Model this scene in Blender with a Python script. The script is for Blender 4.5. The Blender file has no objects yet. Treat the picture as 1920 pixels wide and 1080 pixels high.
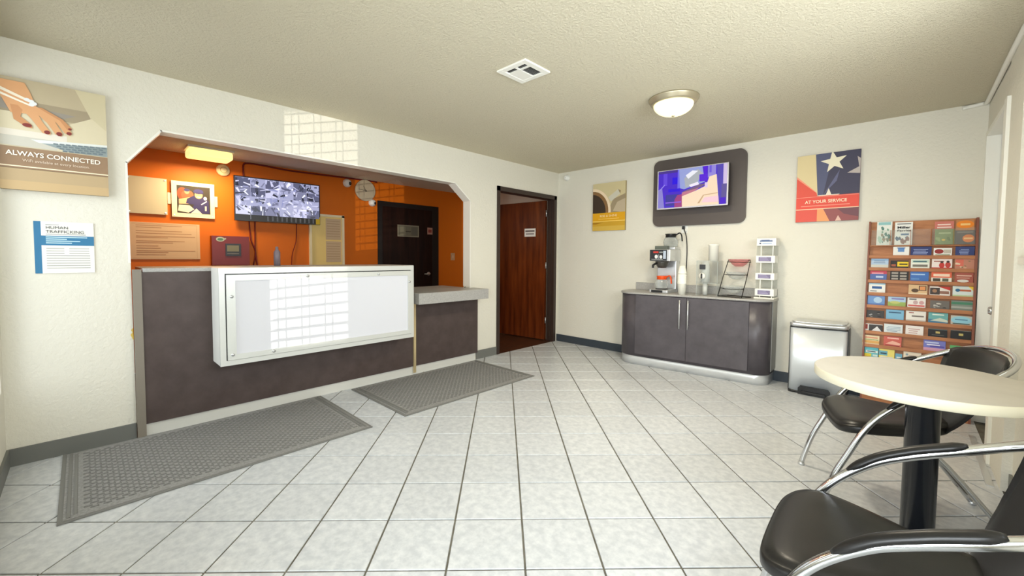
import bpy, bmesh, math, random
from mathutils import Vector, Matrix
random.seed(7)
R = math.radians
scene = bpy.context.scene
COL = scene.collection
H = 2.415            # ceiling height
XR = 4.065           # right wall
YF = -5.10           # front wall (behind the camera)

# ------------------------------------------------------------------ camera
cam_d = bpy.data.cameras.new('camera')
cam_d.sensor_width = 36.0
cam_d.lens = 36.0 * 773.02 / 1920.0
cam_d.shift_y = -(540 - 515.73) / 1920.0
cam_d.clip_start = 0.02
cam = bpy.data.objects.new('camera', cam_d)
COL.objects.link(cam)
cr = Vector((0.72211438, 0.69173732, 0.00709282)).normalized()
cu = Vector((-0.03609784, 0.02743996, 0.99897147)).normalized()
cf = Vector((-0.69083122, 0.7216277, -0.04478502)).normalized()
mw = Matrix.Identity(4)
for i in range(3):
    mw[i][0] = cr[i]; mw[i][1] = cu[i]; mw[i][2] = -cf[i]
mw.translation = Vector((3.6583, -4.7755, 1.22))
cam.matrix_world = mw
scene.camera = cam

# ------------------------------------------------------------------ exposure, sky, lights
scene.view_settings.view_transform = 'Standard'
scene.view_settings.look = 'None'
scene.view_settings.gamma = 1.0
scene.view_settings.use_curve_mapping = False
scene.view_settings.exposure = 0.05

w = bpy.data.worlds.new('sky'); scene.world = w; w.use_nodes = True
bg = w.node_tree.nodes['Background']
bg.inputs[0].default_value = (0.80, 0.90, 1.0, 1); bg.inputs[1].default_value = 1.3

def area(name, loc, target, sx, sy, power, color):
    l = bpy.data.lights.new(name, 'AREA'); l.shape = 'RECTANGLE'; l.size = sx; l.size_y = sy
    l.energy = power; l.color = color
    o = bpy.data.objects.new(name, l); COL.objects.link(o); o.location = loc
    o.rotation_euler = (Vector(target) - Vector(loc)).to_track_quat('-Z', 'Y').to_euler()
    return o
DAY = (0.90, 0.96, 1.0)
area('daylight_front_left', (0.54, YF - 0.30, 1.35), (1.2, 0, 0.2), 0.85, 1.7, 17, DAY)
area('daylight_front_middle', (2.27, YF - 0.30, 1.32), (2.4, 0, 1.6), 0.72, 1.7, 22, DAY)
area('daylight_front_door', (3.4, YF - 0.30, 1.10), (2.0, 0, 2.3), 0.7, 1.9, 92, DAY)
area('daylight_right', (XR + 0.35, -3.0, 1.72), (0, -2.0, 2.2), 1.9, 0.85, 66, DAY)

# low sun thrown back through the blinds by a car outside: a small, distant, narrow beam
sp = bpy.data.lights.new('sun_glint', 'SPOT'); sp.energy = 1700; sp.color = (1.0, 0.95, 0.84)
sp.shadow_soft_size = 0.007; sp.spot_size = R(12.6); sp.spot_blend = 0.12
spo = bpy.data.objects.new('sun_glint', sp); COL.objects.link(spo); spo.location = (7.0, -9.0, 0.65)
spo.rotation_euler = (Vector((0, -3.32, 1.45)) - Vector((7, -9, 0.65))).to_track_quat('-Z', 'Y').to_euler()

# ------------------------------------------------------------------ materials
MATS = {}
def lin(c):
    return tuple(((v / 255) / 12.92 if v / 255 <= 0.04045 else ((v / 255 + 0.055) / 1.055) ** 2.4) for v in c)
def mat(name, rgb=(200, 200, 200), rough=0.5, metal=0.0, spec=0.5, emit=None, es=0.0, trans=0.0, ior=1.45, alpha=1.0, coat=0.0):
    if name in MATS: return MATS[name]
    m = bpy.data.materials.new(name); m.use_nodes = True
    b = m.node_tree.nodes['Principled BSDF']
    b.inputs['Base Color'].default_value = (*lin(rgb), 1)
    b.inputs['Roughness'].default_value = rough
    b.inputs['Metallic'].default_value = metal
    b.inputs['Specular IOR Level'].default_value = spec
    b.inputs['IOR'].default_value = ior
    b.inputs['Transmission Weight'].default_value = trans
    b.inputs['Coat Weight'].default_value = coat
    b.inputs['Alpha'].default_value = alpha
    if emit:
        b.inputs['Emission Color'].default_value = (*lin(emit), 1); b.inputs['Emission Strength'].default_value = es
    MATS[name] = m
    return m
def N(m, t, **kw):
    n = m.node_tree.nodes.new(t)
    for k, v in kw.items():
        if k in n.inputs: n.inputs[k].default_value = v
        else: setattr(n, k, v)
    return n
def L(m, a, b): m.node_tree.links.new(a, b)
def bsdf(m): return m.node_tree.nodes['Principled BSDF']
def bump(m, scale, strength, dist=0.01, detail=4, rough=0.6, kind='noise'):
    tc = N(m, 'ShaderNodeNewGeometry')
    if kind == 'noise':
        t = N(m, 'ShaderNodeTexNoise', Scale=scale, Detail=detail, Roughness=rough); out = t.outputs['Fac']
    else:
        t = N(m, 'ShaderNodeTexVoronoi', Scale=scale); out = t.outputs['Distance']
    L(m, tc.outputs['Position'], t.inputs['Vector'])
    b = N(m, 'ShaderNodeBump', Strength=strength, Distance=dist)
    L(m, out, b.inputs['Height']); L(m, b.outputs['Normal'], bsdf(m).inputs['Normal'])
    return m
def mottle(m, c1, c2, scale, detail=5, lo=0.35, hi=0.65, rand=0.0, vec=(1, 1, 1), coord='Position'):
    if coord == 'Position': co = N(m, 'ShaderNodeNewGeometry').outputs['Position']
    else: co = N(m, 'ShaderNodeTexCoord').outputs['Object']
    mp = N(m, 'ShaderNodeMapping'); mp.inputs['Scale'].default_value = vec
    L(m, co, mp.inputs['Vector'])
    t = N(m, 'ShaderNodeTexNoise', Scale=scale, Detail=detail, Roughness=0.6)
    L(m, mp.outputs['Vector'], t.inputs['Vector'])
    r = N(m, 'ShaderNodeValToRGB')
    r.color_ramp.elements[0].position = lo; r.color_ramp.elements[0].color = (*lin(c1), 1)
    r.color_ramp.elements[1].position = hi; r.color_ramp.elements[1].color = (*lin(c2), 1)
    L(m, t.outputs['Fac'], r.inputs['Fac'])
    out = r.outputs['Color']
    if rand:
        oi = N(m, 'ShaderNodeObjectInfo'); mr = N(m, 'ShaderNodeMapRange')
        mr.inputs['To Min'].default_value = 1 - rand; mr.inputs['To Max'].default_value = 1 + rand * 0.4
        L(m, oi.outputs['Random'], mr.inputs['Value'])
        hv = N(m, 'ShaderNodeHueSaturation'); L(m, mr.outputs['Result'], hv.inputs['Value']); L(m, out, hv.inputs['Color'])
        out = hv.outputs['Color']
    L(m, out, bsdf(m).inputs['Base Color'])
    return m

WALL = bump(mat('wall_paint', (226, 222, 208), 0.65, spec=0.3), 40, 0.6, 0.008, 4)
CEIL = bump(mat('popcorn_ceiling', (246, 236, 208), 0.9, spec=0.1), 58, 1.0, 0.030, 6, 0.7)
OCEIL = bump(mat('office_ceiling', (222, 212, 194), 0.9, spec=0.1), 70, 0.8, 0.012, 4)
ORANGE = bump(mat('orange_paint', (214, 108, 14), 0.5, spec=0.3), 55, 0.2, 0.003, 3)
TILE = mottle(mat('floor_tile', (212, 213, 212), 0.30, spec=0.45), (194, 197, 200), (216, 218, 219), 26, 6, 0.38, 0.66, rand=0.05)
bump(TILE, 40, 0.03, 0.002, 3)
GROUT = mottle(mat('grout', (104, 100, 90), 0.9), (92, 88, 78), (120, 116, 104), 12)
BASEG = mat('grey_vinyl_base', (112, 113, 108), 0.45)
BASED = mat('dark_vinyl_base', (58, 66, 74), 0.45)
LAM = mottle(mat('dark_laminate', (78, 66, 66), 0.42, spec=0.35), (74, 62, 59), (86, 74, 71), 9, 5, 0.3, 0.7)
LAM2 = mottle(mat('plum_grey_laminate', (84, 76, 82), 0.36), (74, 69, 73), (88, 83, 88), 8, 5, 0.3, 0.7)
STONE = mottle(mat('grey_countertop', (168, 166, 162), 0.35), (158, 156, 152), (178, 176, 172), 120, 3)
KICK = mat('brushed_kick', (216, 215, 208), 0.45, 0.05)
KICK2 = mat('steel_kick', (214, 216, 216), 0.3, 0.35)
WHITE = mat('white_enamel', (236, 236, 230), 0.4)
TRIMW = mat('white_trim', (238, 236, 226), 0.4)
DOORW = mat('white_door', (230, 231, 228), 0.4)
ALU = mat('pale_aluminium', (220, 222, 218), 0.35, 0.35)
ACRYW = mat('white_acrylic', (222, 223, 230), 0.16, spec=0.5)
GOLD = mat('brass_strip', (226, 206, 160), 0.3, 0.6)
CHROME = mat('chrome', (214, 216, 218), 0.12, 1.0)
STEEL = mat('stainless_steel', (214, 216, 217), 0.30, 0.7)
CANS = bump(mat('bright_steel', (222, 227, 230), 0.34, 0.35), 5, 0.12, 0.03, 2)
bump(STEEL, 6, 0.10, 0.02, 2)
BLACKP = mat('black_plastic', (26, 26, 28), 0.35)
BLACKM = mat('black_paint_gloss', (24, 27, 33), 0.18, spec=0.6)
LEATHER = bump(mat('black_vinyl', (27, 26, 25), 0.34, spec=0.42), 300, 0.08, 0.001, 2)
TABLET = mottle(mat('table_laminate', (206, 197, 180), 0.38), (184, 178, 165), (193, 187, 174), 6)
TABLEE = mat('table_edge', (226, 220, 196), 0.4)
def clearmat(name, tint, base, sheen, lo=0.06):
    m = bpy.data.materials.new(name); m.use_nodes = True; t = m.node_tree
    p = t.nodes['Principled BSDF']; p.inputs['Base Color'].default_value = (*lin(base), 1); p.inputs['Roughness'].default_value = 0.08
    tr = t.nodes.new('ShaderNodeBsdfTransparent'); tr.inputs[0].default_value = (*lin(tint), 1)
    lw = t.nodes.new('ShaderNodeLayerWeight'); lw.inputs[0].default_value = 0.35
    mr = t.nodes.new('ShaderNodeMapRange'); mr.inputs['To Min'].default_value = lo; mr.inputs['To Max'].default_value = sheen
    mx = t.nodes.new('ShaderNodeMixShader')
    t.links.new(lw.outputs['Facing'], mr.inputs['Value']); t.links.new(mr.outputs['Result'], mx.inputs[0])
    t.links.new(tr.outputs[0], mx.inputs[1]); t.links.new(p.outputs[0], mx.inputs[2]); t.links.new(mx.outputs[0], t.nodes['Material Output'].inputs[0])
    return m
CLEAR = clearmat('clear_acrylic', (252, 253, 252), (240, 242, 240), 0.35, 0.06)
GLASS = clearmat('clear_glass', (251, 252, 251), (236, 240, 238), 0.6, 0.10)
PINKG = clearmat('pink_glass', (253, 226, 224), (240, 186, 186), 0.6, 0.2)
PAPER = mat('white_paper', (240, 238, 230), 0.6)
CREAM = mat('cream_board', (206, 193, 160), 0.55)
CREAML = mat('pale_cream_card', (236, 222, 186), 0.5)
TAN = mat('tan_notice', (214, 178, 138), 0.55)
BROWNT = mat('brown_print', (136, 96, 68), 0.6)
DARKW = mat('dark_door_frame', (58, 46, 40), 0.4)
FOAM = mat('white_foam', (240, 238, 226), 0.6)

WOOD = mat('mahogany', (92, 42, 18), 0.28, spec=0.4)
mottle(WOOD, (64, 22, 8), (122, 58, 22), 3.2, 7, 0.3, 0.72, vec=(5, 5, 0.45))
WOODD = mat('espresso_door', (34, 16, 12), 0.35, spec=0.2)
mottle(WOODD, (28, 12, 9), (44, 22, 15), 3.0, 6, vec=(5, 5, 0.5))
RACKW = mat('oak_rack', (172, 112, 70), 0.5)
mottle(RACKW, (158, 98, 58), (194, 132, 86), 5, 6, 0.3, 0.7, vec=(1, 1, 6))
WFLOOR = mat('dark_wood_floor', (70, 40, 24), 0.4)
mottle(WFLOOR, (52, 28, 16), (88, 52, 30), 4, 6, vec=(6, 1, 1))
MATG = mottle(mat('grey_carpet', (122, 121, 118), 0.95, spec=0.05), (136, 135, 132), (156, 155, 152), 90, 4)
MATR = mottle(mat('grey_rib', (138, 137, 133), 0.95, spec=0.05), (106, 105, 103), (128, 127, 125), 90, 4)
RUB = mat('grey_rubber', (122, 121, 117), 0.7)

def pm(rgb, rough=0.55):                     # a flat print colour
    return mat('print_%d_%d_%d' % tuple(rgb), rgb, rough)
def em(rgb, s=1.0):                          # a lit pixel block of a screen
    return mat('lit_%d_%d_%d' % tuple(rgb), (4, 4, 5), 0.2, emit=rgb, es=s)

# ------------------------------------------------------------------ mesh builder
def wloc(o):
    v = Vector((0, 0, 0))
    while o is not None:
        v += o.location; o = o.parent
    return v
class MB:
    def __init__(s): s.v = []; s.f = []; s.mi = []; s.sm = []; s.mats = []
    def m(s, mt):
        if mt not in s.mats: s.mats.append(mt)
        return s.mats.index(mt)
    def add(s, vs, fs, mt, smooth=False):
        k = len(s.v); i = s.m(mt)
        s.v += [Vector(p) for p in vs]
        for f in fs:
            s.f.append([k + a for a in f]); s.mi.append(i); s.sm.append(smooth)
    def box(s, a, b, mt, bev=0.0):
        x0, x1 = sorted((a[0], b[0])); y0, y1 = sorted((a[1], b[1])); z0, z1 = sorted((a[2], b[2]))
        if bev <= 0:
            vs = [(x, y, z) for z in (z0, z1) for y in (y0, y1) for x in (x0, x1)]
            s.add(vs, [(0, 2, 3, 1), (4, 5, 7, 6), (0, 1, 5, 4), (2, 6, 7, 3), (0, 4, 6, 2), (1, 3, 7, 5)], mt); return
        bm = bmesh.new(); bmesh.ops.create_cube(bm, size=1)
        for v in bm.verts:
            v.co = Vector(((x0 + x1) / 2 + v.co.x * (x1 - x0), (y0 + y1) / 2 + v.co.y * (y1 - y0), (z0 + z1) / 2 + v.co.z * (z1 - z0)))
        bmesh.ops.bevel(bm, geom=bm.edges[:], offset=bev, segments=2, profile=0.5, affect='EDGES')
        bm.verts.index_update()
        s.add([v.co.copy() for v in bm.verts], [[v.index for v in f.verts] for f in bm.faces], mt)
        bm.free()
    def prism(s, pts, axis, a, b, mt, smooth=False):      # pts 2D polygon, extruded along axis
        def P(p, d):
            return {'x': (d, p[0], p[1]), 'y': (p[0], d, p[1]), 'z': (p[0], p[1], d)}[axis]
        n = len(pts)
        vs = [P(p, a) for p in pts] + [P(p, b) for p in pts]
        k = len(s.v)
        s.add(vs, [], mt)
        i = s.m(mt)
        for q in range(n):
            r = (q + 1) % n
            s.f.append([k + q, k + r, k + n + r, k + n + q]); s.mi.append(i); s.sm.append(smooth)
        s.f.append([k + q for q in reversed(range(n))]); s.mi.append(i); s.sm.append(False)
        s.f.append([k + n + q for q in range(n)]); s.mi.append(i); s.sm.append(False)
    def lathe(s, prof, c, mt, seg=32, axis='z', a0=0, a1=2 * math.pi, smooth=True):
        full = abs(a1 - a0 - 2 * math.pi) < 1e-6
        n = seg if full else seg + 1
        vs = []
        for r, h in prof:
            for q in range(n):
                t = a0 + (a1 - a0) * q / seg
                p = (r * math.cos(t), r * math.sin(t), h)
                if axis == 'x': p = (h, p[0], p[1])
                if axis == 'y': p = (p[0], h, p[1])
                vs.append((c[0] + p[0], c[1] + p[1], c[2] + p[2]))
        fs = []
        for j in range(len(prof) - 1):
            for q in range(n if full else n - 1):
                r = (q + 1) % n
                fs.append((j * n + q, j * n + r, (j + 1) * n + r, (j + 1) * n + q))
        s.add(vs, fs, mt, smooth)
        for j in (0, len(prof) - 1):
            if prof[j][0] > 1e-5 and full:
                s.add([vs[j * n + q] for q in range(n)], [tuple(range(n)) if j else tuple(reversed(range(n)))], mt)
    def tube(s, pts, r, mt, seg=10, cap=True, sub=6, closed=False):
        P = [Vector(p) for p in pts]
        if sub > 1 and len(P) > 2:
            Q = []; n = len(P)
            for i in range(n if closed else n - 1):
                if closed: a, b, c, d = P[(i - 1) % n], P[i], P[(i + 1) % n], P[(i + 2) % n]
                else: a, b, c, d = P[max(i - 1, 0)], P[i], P[i + 1], P[min(i + 2, n - 1)]
                for k in range(sub):
                    t = k / sub
                    Q.append(0.5 * ((2 * b) + (c - a) * t + (2 * a - 5 * b + 4 * c - d) * t * t + (3 * b - a - 3 * c + d) * t ** 3))
            if not closed: Q.append(P[-1])
            P = Q
        n = len(P); vs = []; up = None
        for i in range(n):
            if closed: t = (P[(i + 1) % n] - P[(i - 1) % n]).normalized()
            else: t = (P[min(i + 1, n - 1)] - P[max(i - 1, 0)]).normalized()
            if up is None:
                up = Vector((0, 0, 1)) if abs(t.z) < 0.9 else Vector((0, 1, 0))
            up = (up - t * up.dot(t)).normalized(); sd = t.cross(up)
            rr = r(i / (n - 1)) if callable(r) else r
            if not isinstance(rr, tuple): rr = (rr, rr)
            for q in range(seg):
                a = 2 * math.pi * q / seg
                vs.append(P[i] + sd * math.cos(a) * rr[0] + up * math.sin(a) * rr[1])
        fs = []
        for i in range(n if closed else n - 1):
            for q in range(seg):
                r2 = (q + 1) % seg; j = (i + 1) % n
                fs.append((i * seg + q, i * seg + r2, j * seg + r2, j * seg + q))
        s.add(vs, fs, mt, True)
        if cap and not closed:
            s.add(vs[:seg], [tuple(reversed(range(seg)))], mt); s.add(vs[-seg:], [tuple(range(seg))], mt)
    def sphere(s, c, r, mt, seg=16, ring=10, sc=(1, 1, 1)):
        prof = []
        vs = []; fs = []
        for j in range(ring + 1):
            ph = math.pi * j / ring
            for q in range(seg):
                t = 2 * math.pi * q / seg
                vs.append((c[0] + sc[0] * r * math.sin(ph) * math.cos(t), c[1] + sc[1] * r * math.sin(ph) * math.sin(t), c[2] + sc[2] * r * math.cos(ph)))
        for j in range(ring):
            for q in range(seg):
                fs.append((j * seg + q, (j + 1) * seg + q, (j + 1) * seg + (q + 1) % seg, j * seg + (q + 1) % seg))
        s.add(vs, fs, mt, True)
    def poly(s, pts, mt): s.add(pts, [tuple(range(len(pts)))], mt)
    def build(s, name, parent=None, loc=None, local=False, fix=True):
        me = bpy.data.meshes.new(name)
        off = Vector(loc) if loc is not None else Vector((0, 0, 0))
        if parent is not None and not local: off = wloc(parent)
        me.from_pydata([v - off for v in s.v], [], s.f)
        for mt in s.mats: me.materials.append(mt)
        me.polygons.foreach_set('material_index', s.mi)
        me.polygons.foreach_set('use_smooth', s.sm)
        me.update()
        bm = bmesh.new(); bm.from_mesh(me)
        if fix: bmesh.ops.remove_doubles(bm, verts=bm.verts[:], dist=1e-6)
        bmesh.ops.recalc_face_normals(bm, faces=bm.faces[:]) if fix else None
        bm.to_mesh(me); bm.free()
        o = bpy.data.objects.new(name, me); COL.objects.link(o)
        if parent is not None: o.parent = parent
        elif loc is not None: o.location = loc
        return o
def tag(o, label, cat, group=None):
    o['label'] = label; o['category'] = cat
    if group: o['group'] = group
    return o
def thing(name, loc, label, cat, group=None, rz=0):
    o = bpy.data.objects.new(name, None); COL.objects.link(o); o.location = loc; o.rotation_euler = (0, 0, rz)
    o.empty_display_size = 0.05
    return tag(o, label, cat, group)
def struct(mb, name, parent=None, label=None):
    o = mb.build(name, parent)
    o['kind'] = 'structure'
    if label: o['label'] = label
    return o
class FR:                                   # a flat frame: u to the viewer's right, v up, d towards the viewer
    def __init__(s, o, u, v=(0, 0, 1)):
        s.o = Vector(o); s.u = Vector(u).normalized(); s.v = Vector(v).normalized(); s.n = s.u.cross(s.v)
    def p(s, u, v, d=0): return s.o + s.u * u + s.v * v + s.n * d
def fbox(mb, fr, u0, v0, u1, v1, d0, d1, mt):
    vs = [fr.p(u, v, d) for d in (d0, d1) for v in (v0, v1) for u in (u0, u1)]
    mb.add(vs, [(0, 2, 3, 1), (4, 5, 7, 6), (0, 1, 5, 4), (2, 6, 7, 3), (0, 4, 6, 2), (1, 3, 7, 5)], mt)
def fpoly(mb, fr, pts, d, mt): mb.poly([fr.p(u, v, d) for u, v in pts], mt)
def frect(mb, fr, u0, v0, u1, v1, d, mt): fpoly(mb, fr, [(u0, v0), (u1, v0), (u1, v1), (u0, v1)], d, mt)
def text(fr, s, u, v, size, d, mt, parent, name='lettering', align='LEFT', width=None, bold=0.0):
    cd = bpy.data.curves.new(name, 'FONT'); cd.body = s; cd.size = size; cd.align_x = align; cd.resolution_u = 3; cd.offset = bold
    to = bpy.data.objects.new(name, cd); COL.objects.link(to)
    bpy.context.view_layer.update()
    me = bpy.data.meshes.new_from_object(to.evaluated_get(bpy.context.evaluated_depsgraph_get()))
    bpy.data.objects.remove(to); bpy.data.curves.remove(cd)
    xs = [p.co.x for p in me.vertices]
    k = (width / (max(xs) - min(xs))) if width else 1.0
    off = wloc(parent)
    for p in me.vertices: p.co = fr.p(u + p.co.x * k, v + p.co.y, d) - off
    me.materials.clear(); me.materials.append(mt)
    o = bpy.data.objects.new(name, me); COL.objects.link(o); o.parent = parent
    return o
def star(cx, cy, r, rot=0, k=0.4):
    return [(cx + (r if i % 2 == 0 else r * k) * math.cos(R(90 + rot + 36 * i)), cy + (r if i % 2 == 0 else r * k) * math.sin(R(90 + rot + 36 * i))) for i in range(10)]
def ell(cx, cy, rx, ry, n=24, a0=0, a1=360):
    return [(cx + rx * math.cos(R(a0 + (a1 - a0) * i / n)), cy + ry * math.sin(R(a0 + (a1 - a0) * i / n))) for i in range(n + (0 if a1 - a0 == 360 else 1))]
def clip(poly, u0, v0, u1, v1):
    def cut(P, f, g):
        out = []
        for i in range(len(P)):
            a, b = P[i - 1], P[i]; fa, fb = f(a), f(b)
            if fb >= 0:
                if fa < 0: out.append(g(a, b, fa, fb))
                out.append(b)
            elif fa >= 0: out.append(g(a, b, fa, fb))
        return out
    def g(a, b, fa, fb):
        t = fa / (fa - fb); return tuple(a[k] + (b[k] - a[k]) * t for k in range(len(a)))
    for f in (lambda p: p[0] - u0, lambda p: u1 - p[0], lambda p: p[1] - v0, lambda p: v1 - p[1]):
        if not poly: break
        poly = cut(poly, f, g)
    return poly

# ================================================================== THE SETTING
# floor: grout bed with every tile laid diagonally
mb = MB(); mb.box((0, YF, -0.06), (XR + 0.15, 0, -0.005), GROUT); floor = struct(mb, 'floor')
T = 0.308782; gap = 0.0042; s2 = math.sqrt(0.5)
ex = Vector((s2, s2)); ey = Vector((-s2, s2)); org = Vector((2.62442, -3.60822))
def tile_mesh(pts):
    m = MB(); n = len(pts)
    c = [sum(p[0] for p in pts) / n, sum(p[1] for p in pts) / n]
    ins = []
    for p in pts:
        d = Vector((c[0] - p[0], c[1] - p[1])); ins.append((p[0] + d.x * 0.014, p[1] + d.y * 0.014))
    m.add([(p[0], p[1], -0.02) for p in pts] + [(p[0], p[1], -0.0022) for p in pts] + [(p[0], p[1], 0) for p in ins],
          [(i, (i + 1) % n, n + (i + 1) % n, n + i) for i in range(n)] + [(n + i, n + (i + 1) % n, 2 * n + (i + 1) % n, 2 * n + i) for i in range(n)] + [tuple(range(2 * n, 3 * n))], TILE)
    return m
full_tile = None
ntile = 0
for i in range(-20, 20):
    for j in range(-20, 20):
        q = []
        for a, b in ((gap, gap), (T - gap, gap), (T - gap, T - gap), (gap, T - gap)):
            p = org + ex * (i * T + a) + ey * (j * T + b); q.append((p.x, p.y))
        cpy = clip(q, 0.001, YF + 0.001, XR + 0.001, -0.001)
        if len(cpy) < 3: continue
        ar = abs(sum(cpy[k][0] * cpy[(k + 1) % len(cpy)][1] - cpy[(k + 1) % len(cpy)][0] * cpy[k][1] for k in range(len(cpy)))) / 2
        if ar < 0.0006: continue
        cx = sum(p[0] for p in q) / 4; cy = sum(p[1] for p in q) / 4
        if ar > 0.999 * (T - 2 * gap) ** 2:
            if full_tile is None:
                o = tile_mesh([(p[0] - cx, p[1] - cy) for p in q]).build('tile', floor, local=True); full_tile = o.data
            else:
                o = bpy.data.objects.new('tile', full_tile); COL.objects.link(o); o.parent = floor
            o.location = (cx, cy, random.uniform(-0.0005, 0.0004))
        else:
            pts = [(p[0] - cx, p[1] - cy) for p in cpy]
            clean = [p for k, p in enumerate(pts) if math.hypot(p[0] - pts[k - 1][0], p[1] - pts[k - 1][1]) > 1e-4]
            if len(clean) < 3: continue
            o = tile_mesh(clean).build('tile', floor, local=True); o.location = (cx, cy, 0)
        ntile += 1

mb = MB(); mb.box((-0.12, YF - 0.12, H), (XR + 0.3, 0.12, H + 0.1), CEIL); struct(mb, 'ceiling')

# left wall with the reception opening and the doorway
mb = MB(); a, b = -0.11, 0.0
mb.prism([(YF, 0), (-4.55, 0), (-4.555, 1.81), (-4.38, 2.045), (-4.38, H), (YF, H)], 'x', a, b, WALL)
mb.prism([(-4.38, 2.045), (-1.885, 2.03), (-1.885, H), (-4.38, H)], 'x', a, b, WALL)
mb.prism([(-1.885, 2.03), (-1.665, 1.855), (-1.665, 0), (-1.21, 0), (-1.21, H), (-1.885, H)], 'x', a, b, WALL)
mb.prism([(-1.21, 2.06), (-0.07, 2.06), (-0.07, H), (-1.21, H)], 'x', a, b, WALL)
mb.prism([(-0.07, 0), (0, 0), (0, H), (-0.07, H)], 'x', a, b, WALL)
wl = struct(mb, 'wall_left')
mb = MB()
mb.add([(0.0008, -4.548, z) for z in (0.70, 0.735, 0.72, 0.69, 0.655, 0.66)] , [], pm((222, 190, 92)))
mb.poly([(0.0008, -4.552, 0.735), (0.0008, -4.563, 0.72), (0.0008, -4.556, 0.705), (0.0008, -4.566, 0.69), (0.0008, -4.556, 0.66), (0.0008, -4.551, 0.655)], pm((222, 190, 92)))
mb.build('chipped_paint', wl)
mb = MB(); path = [(-4.565, 1.16), (-4.565, 1.812), (-4.384, 2.055), (-1.88, 2.04), (-1.655, 1.86), (-1.655, 0.87)]
def ringtrim(mb, path, wdt, x0, x1, mt):
    n = len(path)
    for i in range(n - 1):
        p, q = Vector(path[i]), Vector(path[i + 1]); d = (q - p).normalized(); nn = Vector((d.y, -d.x)) * wdt
        mb.prism([tuple(p), tuple(q), tuple(q + nn), tuple(p + nn)], 'x', x0, x1, mt)
ringtrim(mb, path, 0.012, -0.115, 0.006, TRIMW); struct(mb, 'trim_1', label='white lining strip round the reception opening')

mb = MB(); mb.box((-2.1, 0, 0), (XR + 0.3, 0.12, H), WALL); struct(mb, 'wall_back')
# front wall, behind the camera, with two blinds windows and a glazed door
mb = MB(); y0, y1 = YF - 0.12, YF
for x0, x1, z0, z1 in ((-2.1, 0.10, 0, H), (0.10, 0.98, 0, 0.45), (0.10, 0.98, 2.2, H), (0.98, 1.93, 0, H), (1.93, 2.61, 0, 0.45), (1.93, 2.61, 2.2, H), (2.61, 2.98, 0, H), (2.98, 3.80, 2.1, H), (3.80, XR + 0.3, 0, H)):  # unseen piers, spaced to keep the glint beam off the other panes
    mb.box((x0, y0, z0), (x1, y1, z1), WALL)
struct(mb, 'wall_front')
PANE = bpy.data.materials.new('window_pane'); PANE.use_nodes = True
nt = PANE.node_tree; nt.nodes.remove(nt.nodes['Principled BSDF'])
tr = nt.nodes.new('ShaderNodeBsdfTransparent'); gl = nt.nodes.new('ShaderNodeBsdfGlossy'); gl.inputs['Roughness'].default_value = 0.02
mx = nt.nodes.new('ShaderNodeMixShader'); mx.inputs[0].default_value = 0.06
nt.links.new(tr.outputs[0], mx.inputs[1]); nt.links.new(gl.outputs[0], mx.inputs[2]); nt.links.new(mx.outputs[0], nt.nodes['Material Output'].inputs[0])
def window(n, x0, x1, z0, z1, pitch, blind=True):
    m = MB()
    for p in (((x0, z0), (x0 + 0.04, z1)), ((x1 - 0.04, z0), (x1, z1)), ((x0 + 0.04, z0), (x1 - 0.04, z0 + 0.04)), ((x0 + 0.04, z1 - 0.04), (x1 - 0.04, z1))):
        m.box((p[0][0], YF - 0.10, p[0][1]), (p[1][0], YF - 0.05, p[1][1]), TRIMW)
    w_ = struct(m, 'window_%d' % n)
    m = MB(); m.box((x0 + 0.04, YF - 0.078, z0 + 0.04), (x1 - 0.04, YF - 0.074, z1 - 0.04), PANE); m.build('pane', w_)
    if not blind: return
    m = MB(); z = z0 + 0.08
    while z < z1 - 0.05:
        xa, xb, ya, yb_ = x0 + 0.045, x1 - 0.045, YF - 0.040, YF - 0.002
        m.add([(xa, ya, z), (xb, ya, z), (xb, yb_, z + 0.009), (xa, yb_, z + 0.009), (xa, ya, z + 0.007), (xb, ya, z + 0.007), (xb, yb_, z + 0.016), (xa, yb_, z + 0.016)], [(0, 3, 2, 1), (4, 5, 6, 7), (0, 1, 5, 4), (1, 2, 6, 5), (2, 3, 7, 6), (3, 0, 4, 7)], WHITE); z += pitch
    for k in range(int((x1 - x0) / 0.155)):
        for yy in (YF - 0.042, YF - 0.0015):
            x = x0 + 0.10 + 0.155 * k
            m.box((x, yy, z0 + 0.05), (x + 0.006, yy + 0.001, z1 - 0.04), WHITE)
    o = m.build('blind', w_); o['kind'] = 'stuff'
window(1, 0.10, 0.98, 0.45, 2.2, 0.058, False)
window(2, 1.93, 2.61, 0.45, 2.2, 0.058)
mb = MB()
for p in ((2.99, 0.02, 3.09, 2.08), (3.69, 0.02, 3.79, 2.08), (3.09, 0.02, 3.69, 0.28), (3.09, 1.98, 3.69, 2.08)):
    mb.box((p[0], YF - 0.09, p[1]), (p[2], YF - 0.05, p[3]), ALU)
d3 = struct(mb, 'door_3')
mb = MB(); mb.box((3.09, YF - 0.074, 0.28), (3.69, YF - 0.068, 1.98), PANE); mb.build('pane', d3)
mb = MB(); mb.box((-12, -22, -0.25), (16, YF - 0.12, -0.08), mat('asphalt', (120, 120, 118), 0.9)); struct(mb, 'ground')

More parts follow.
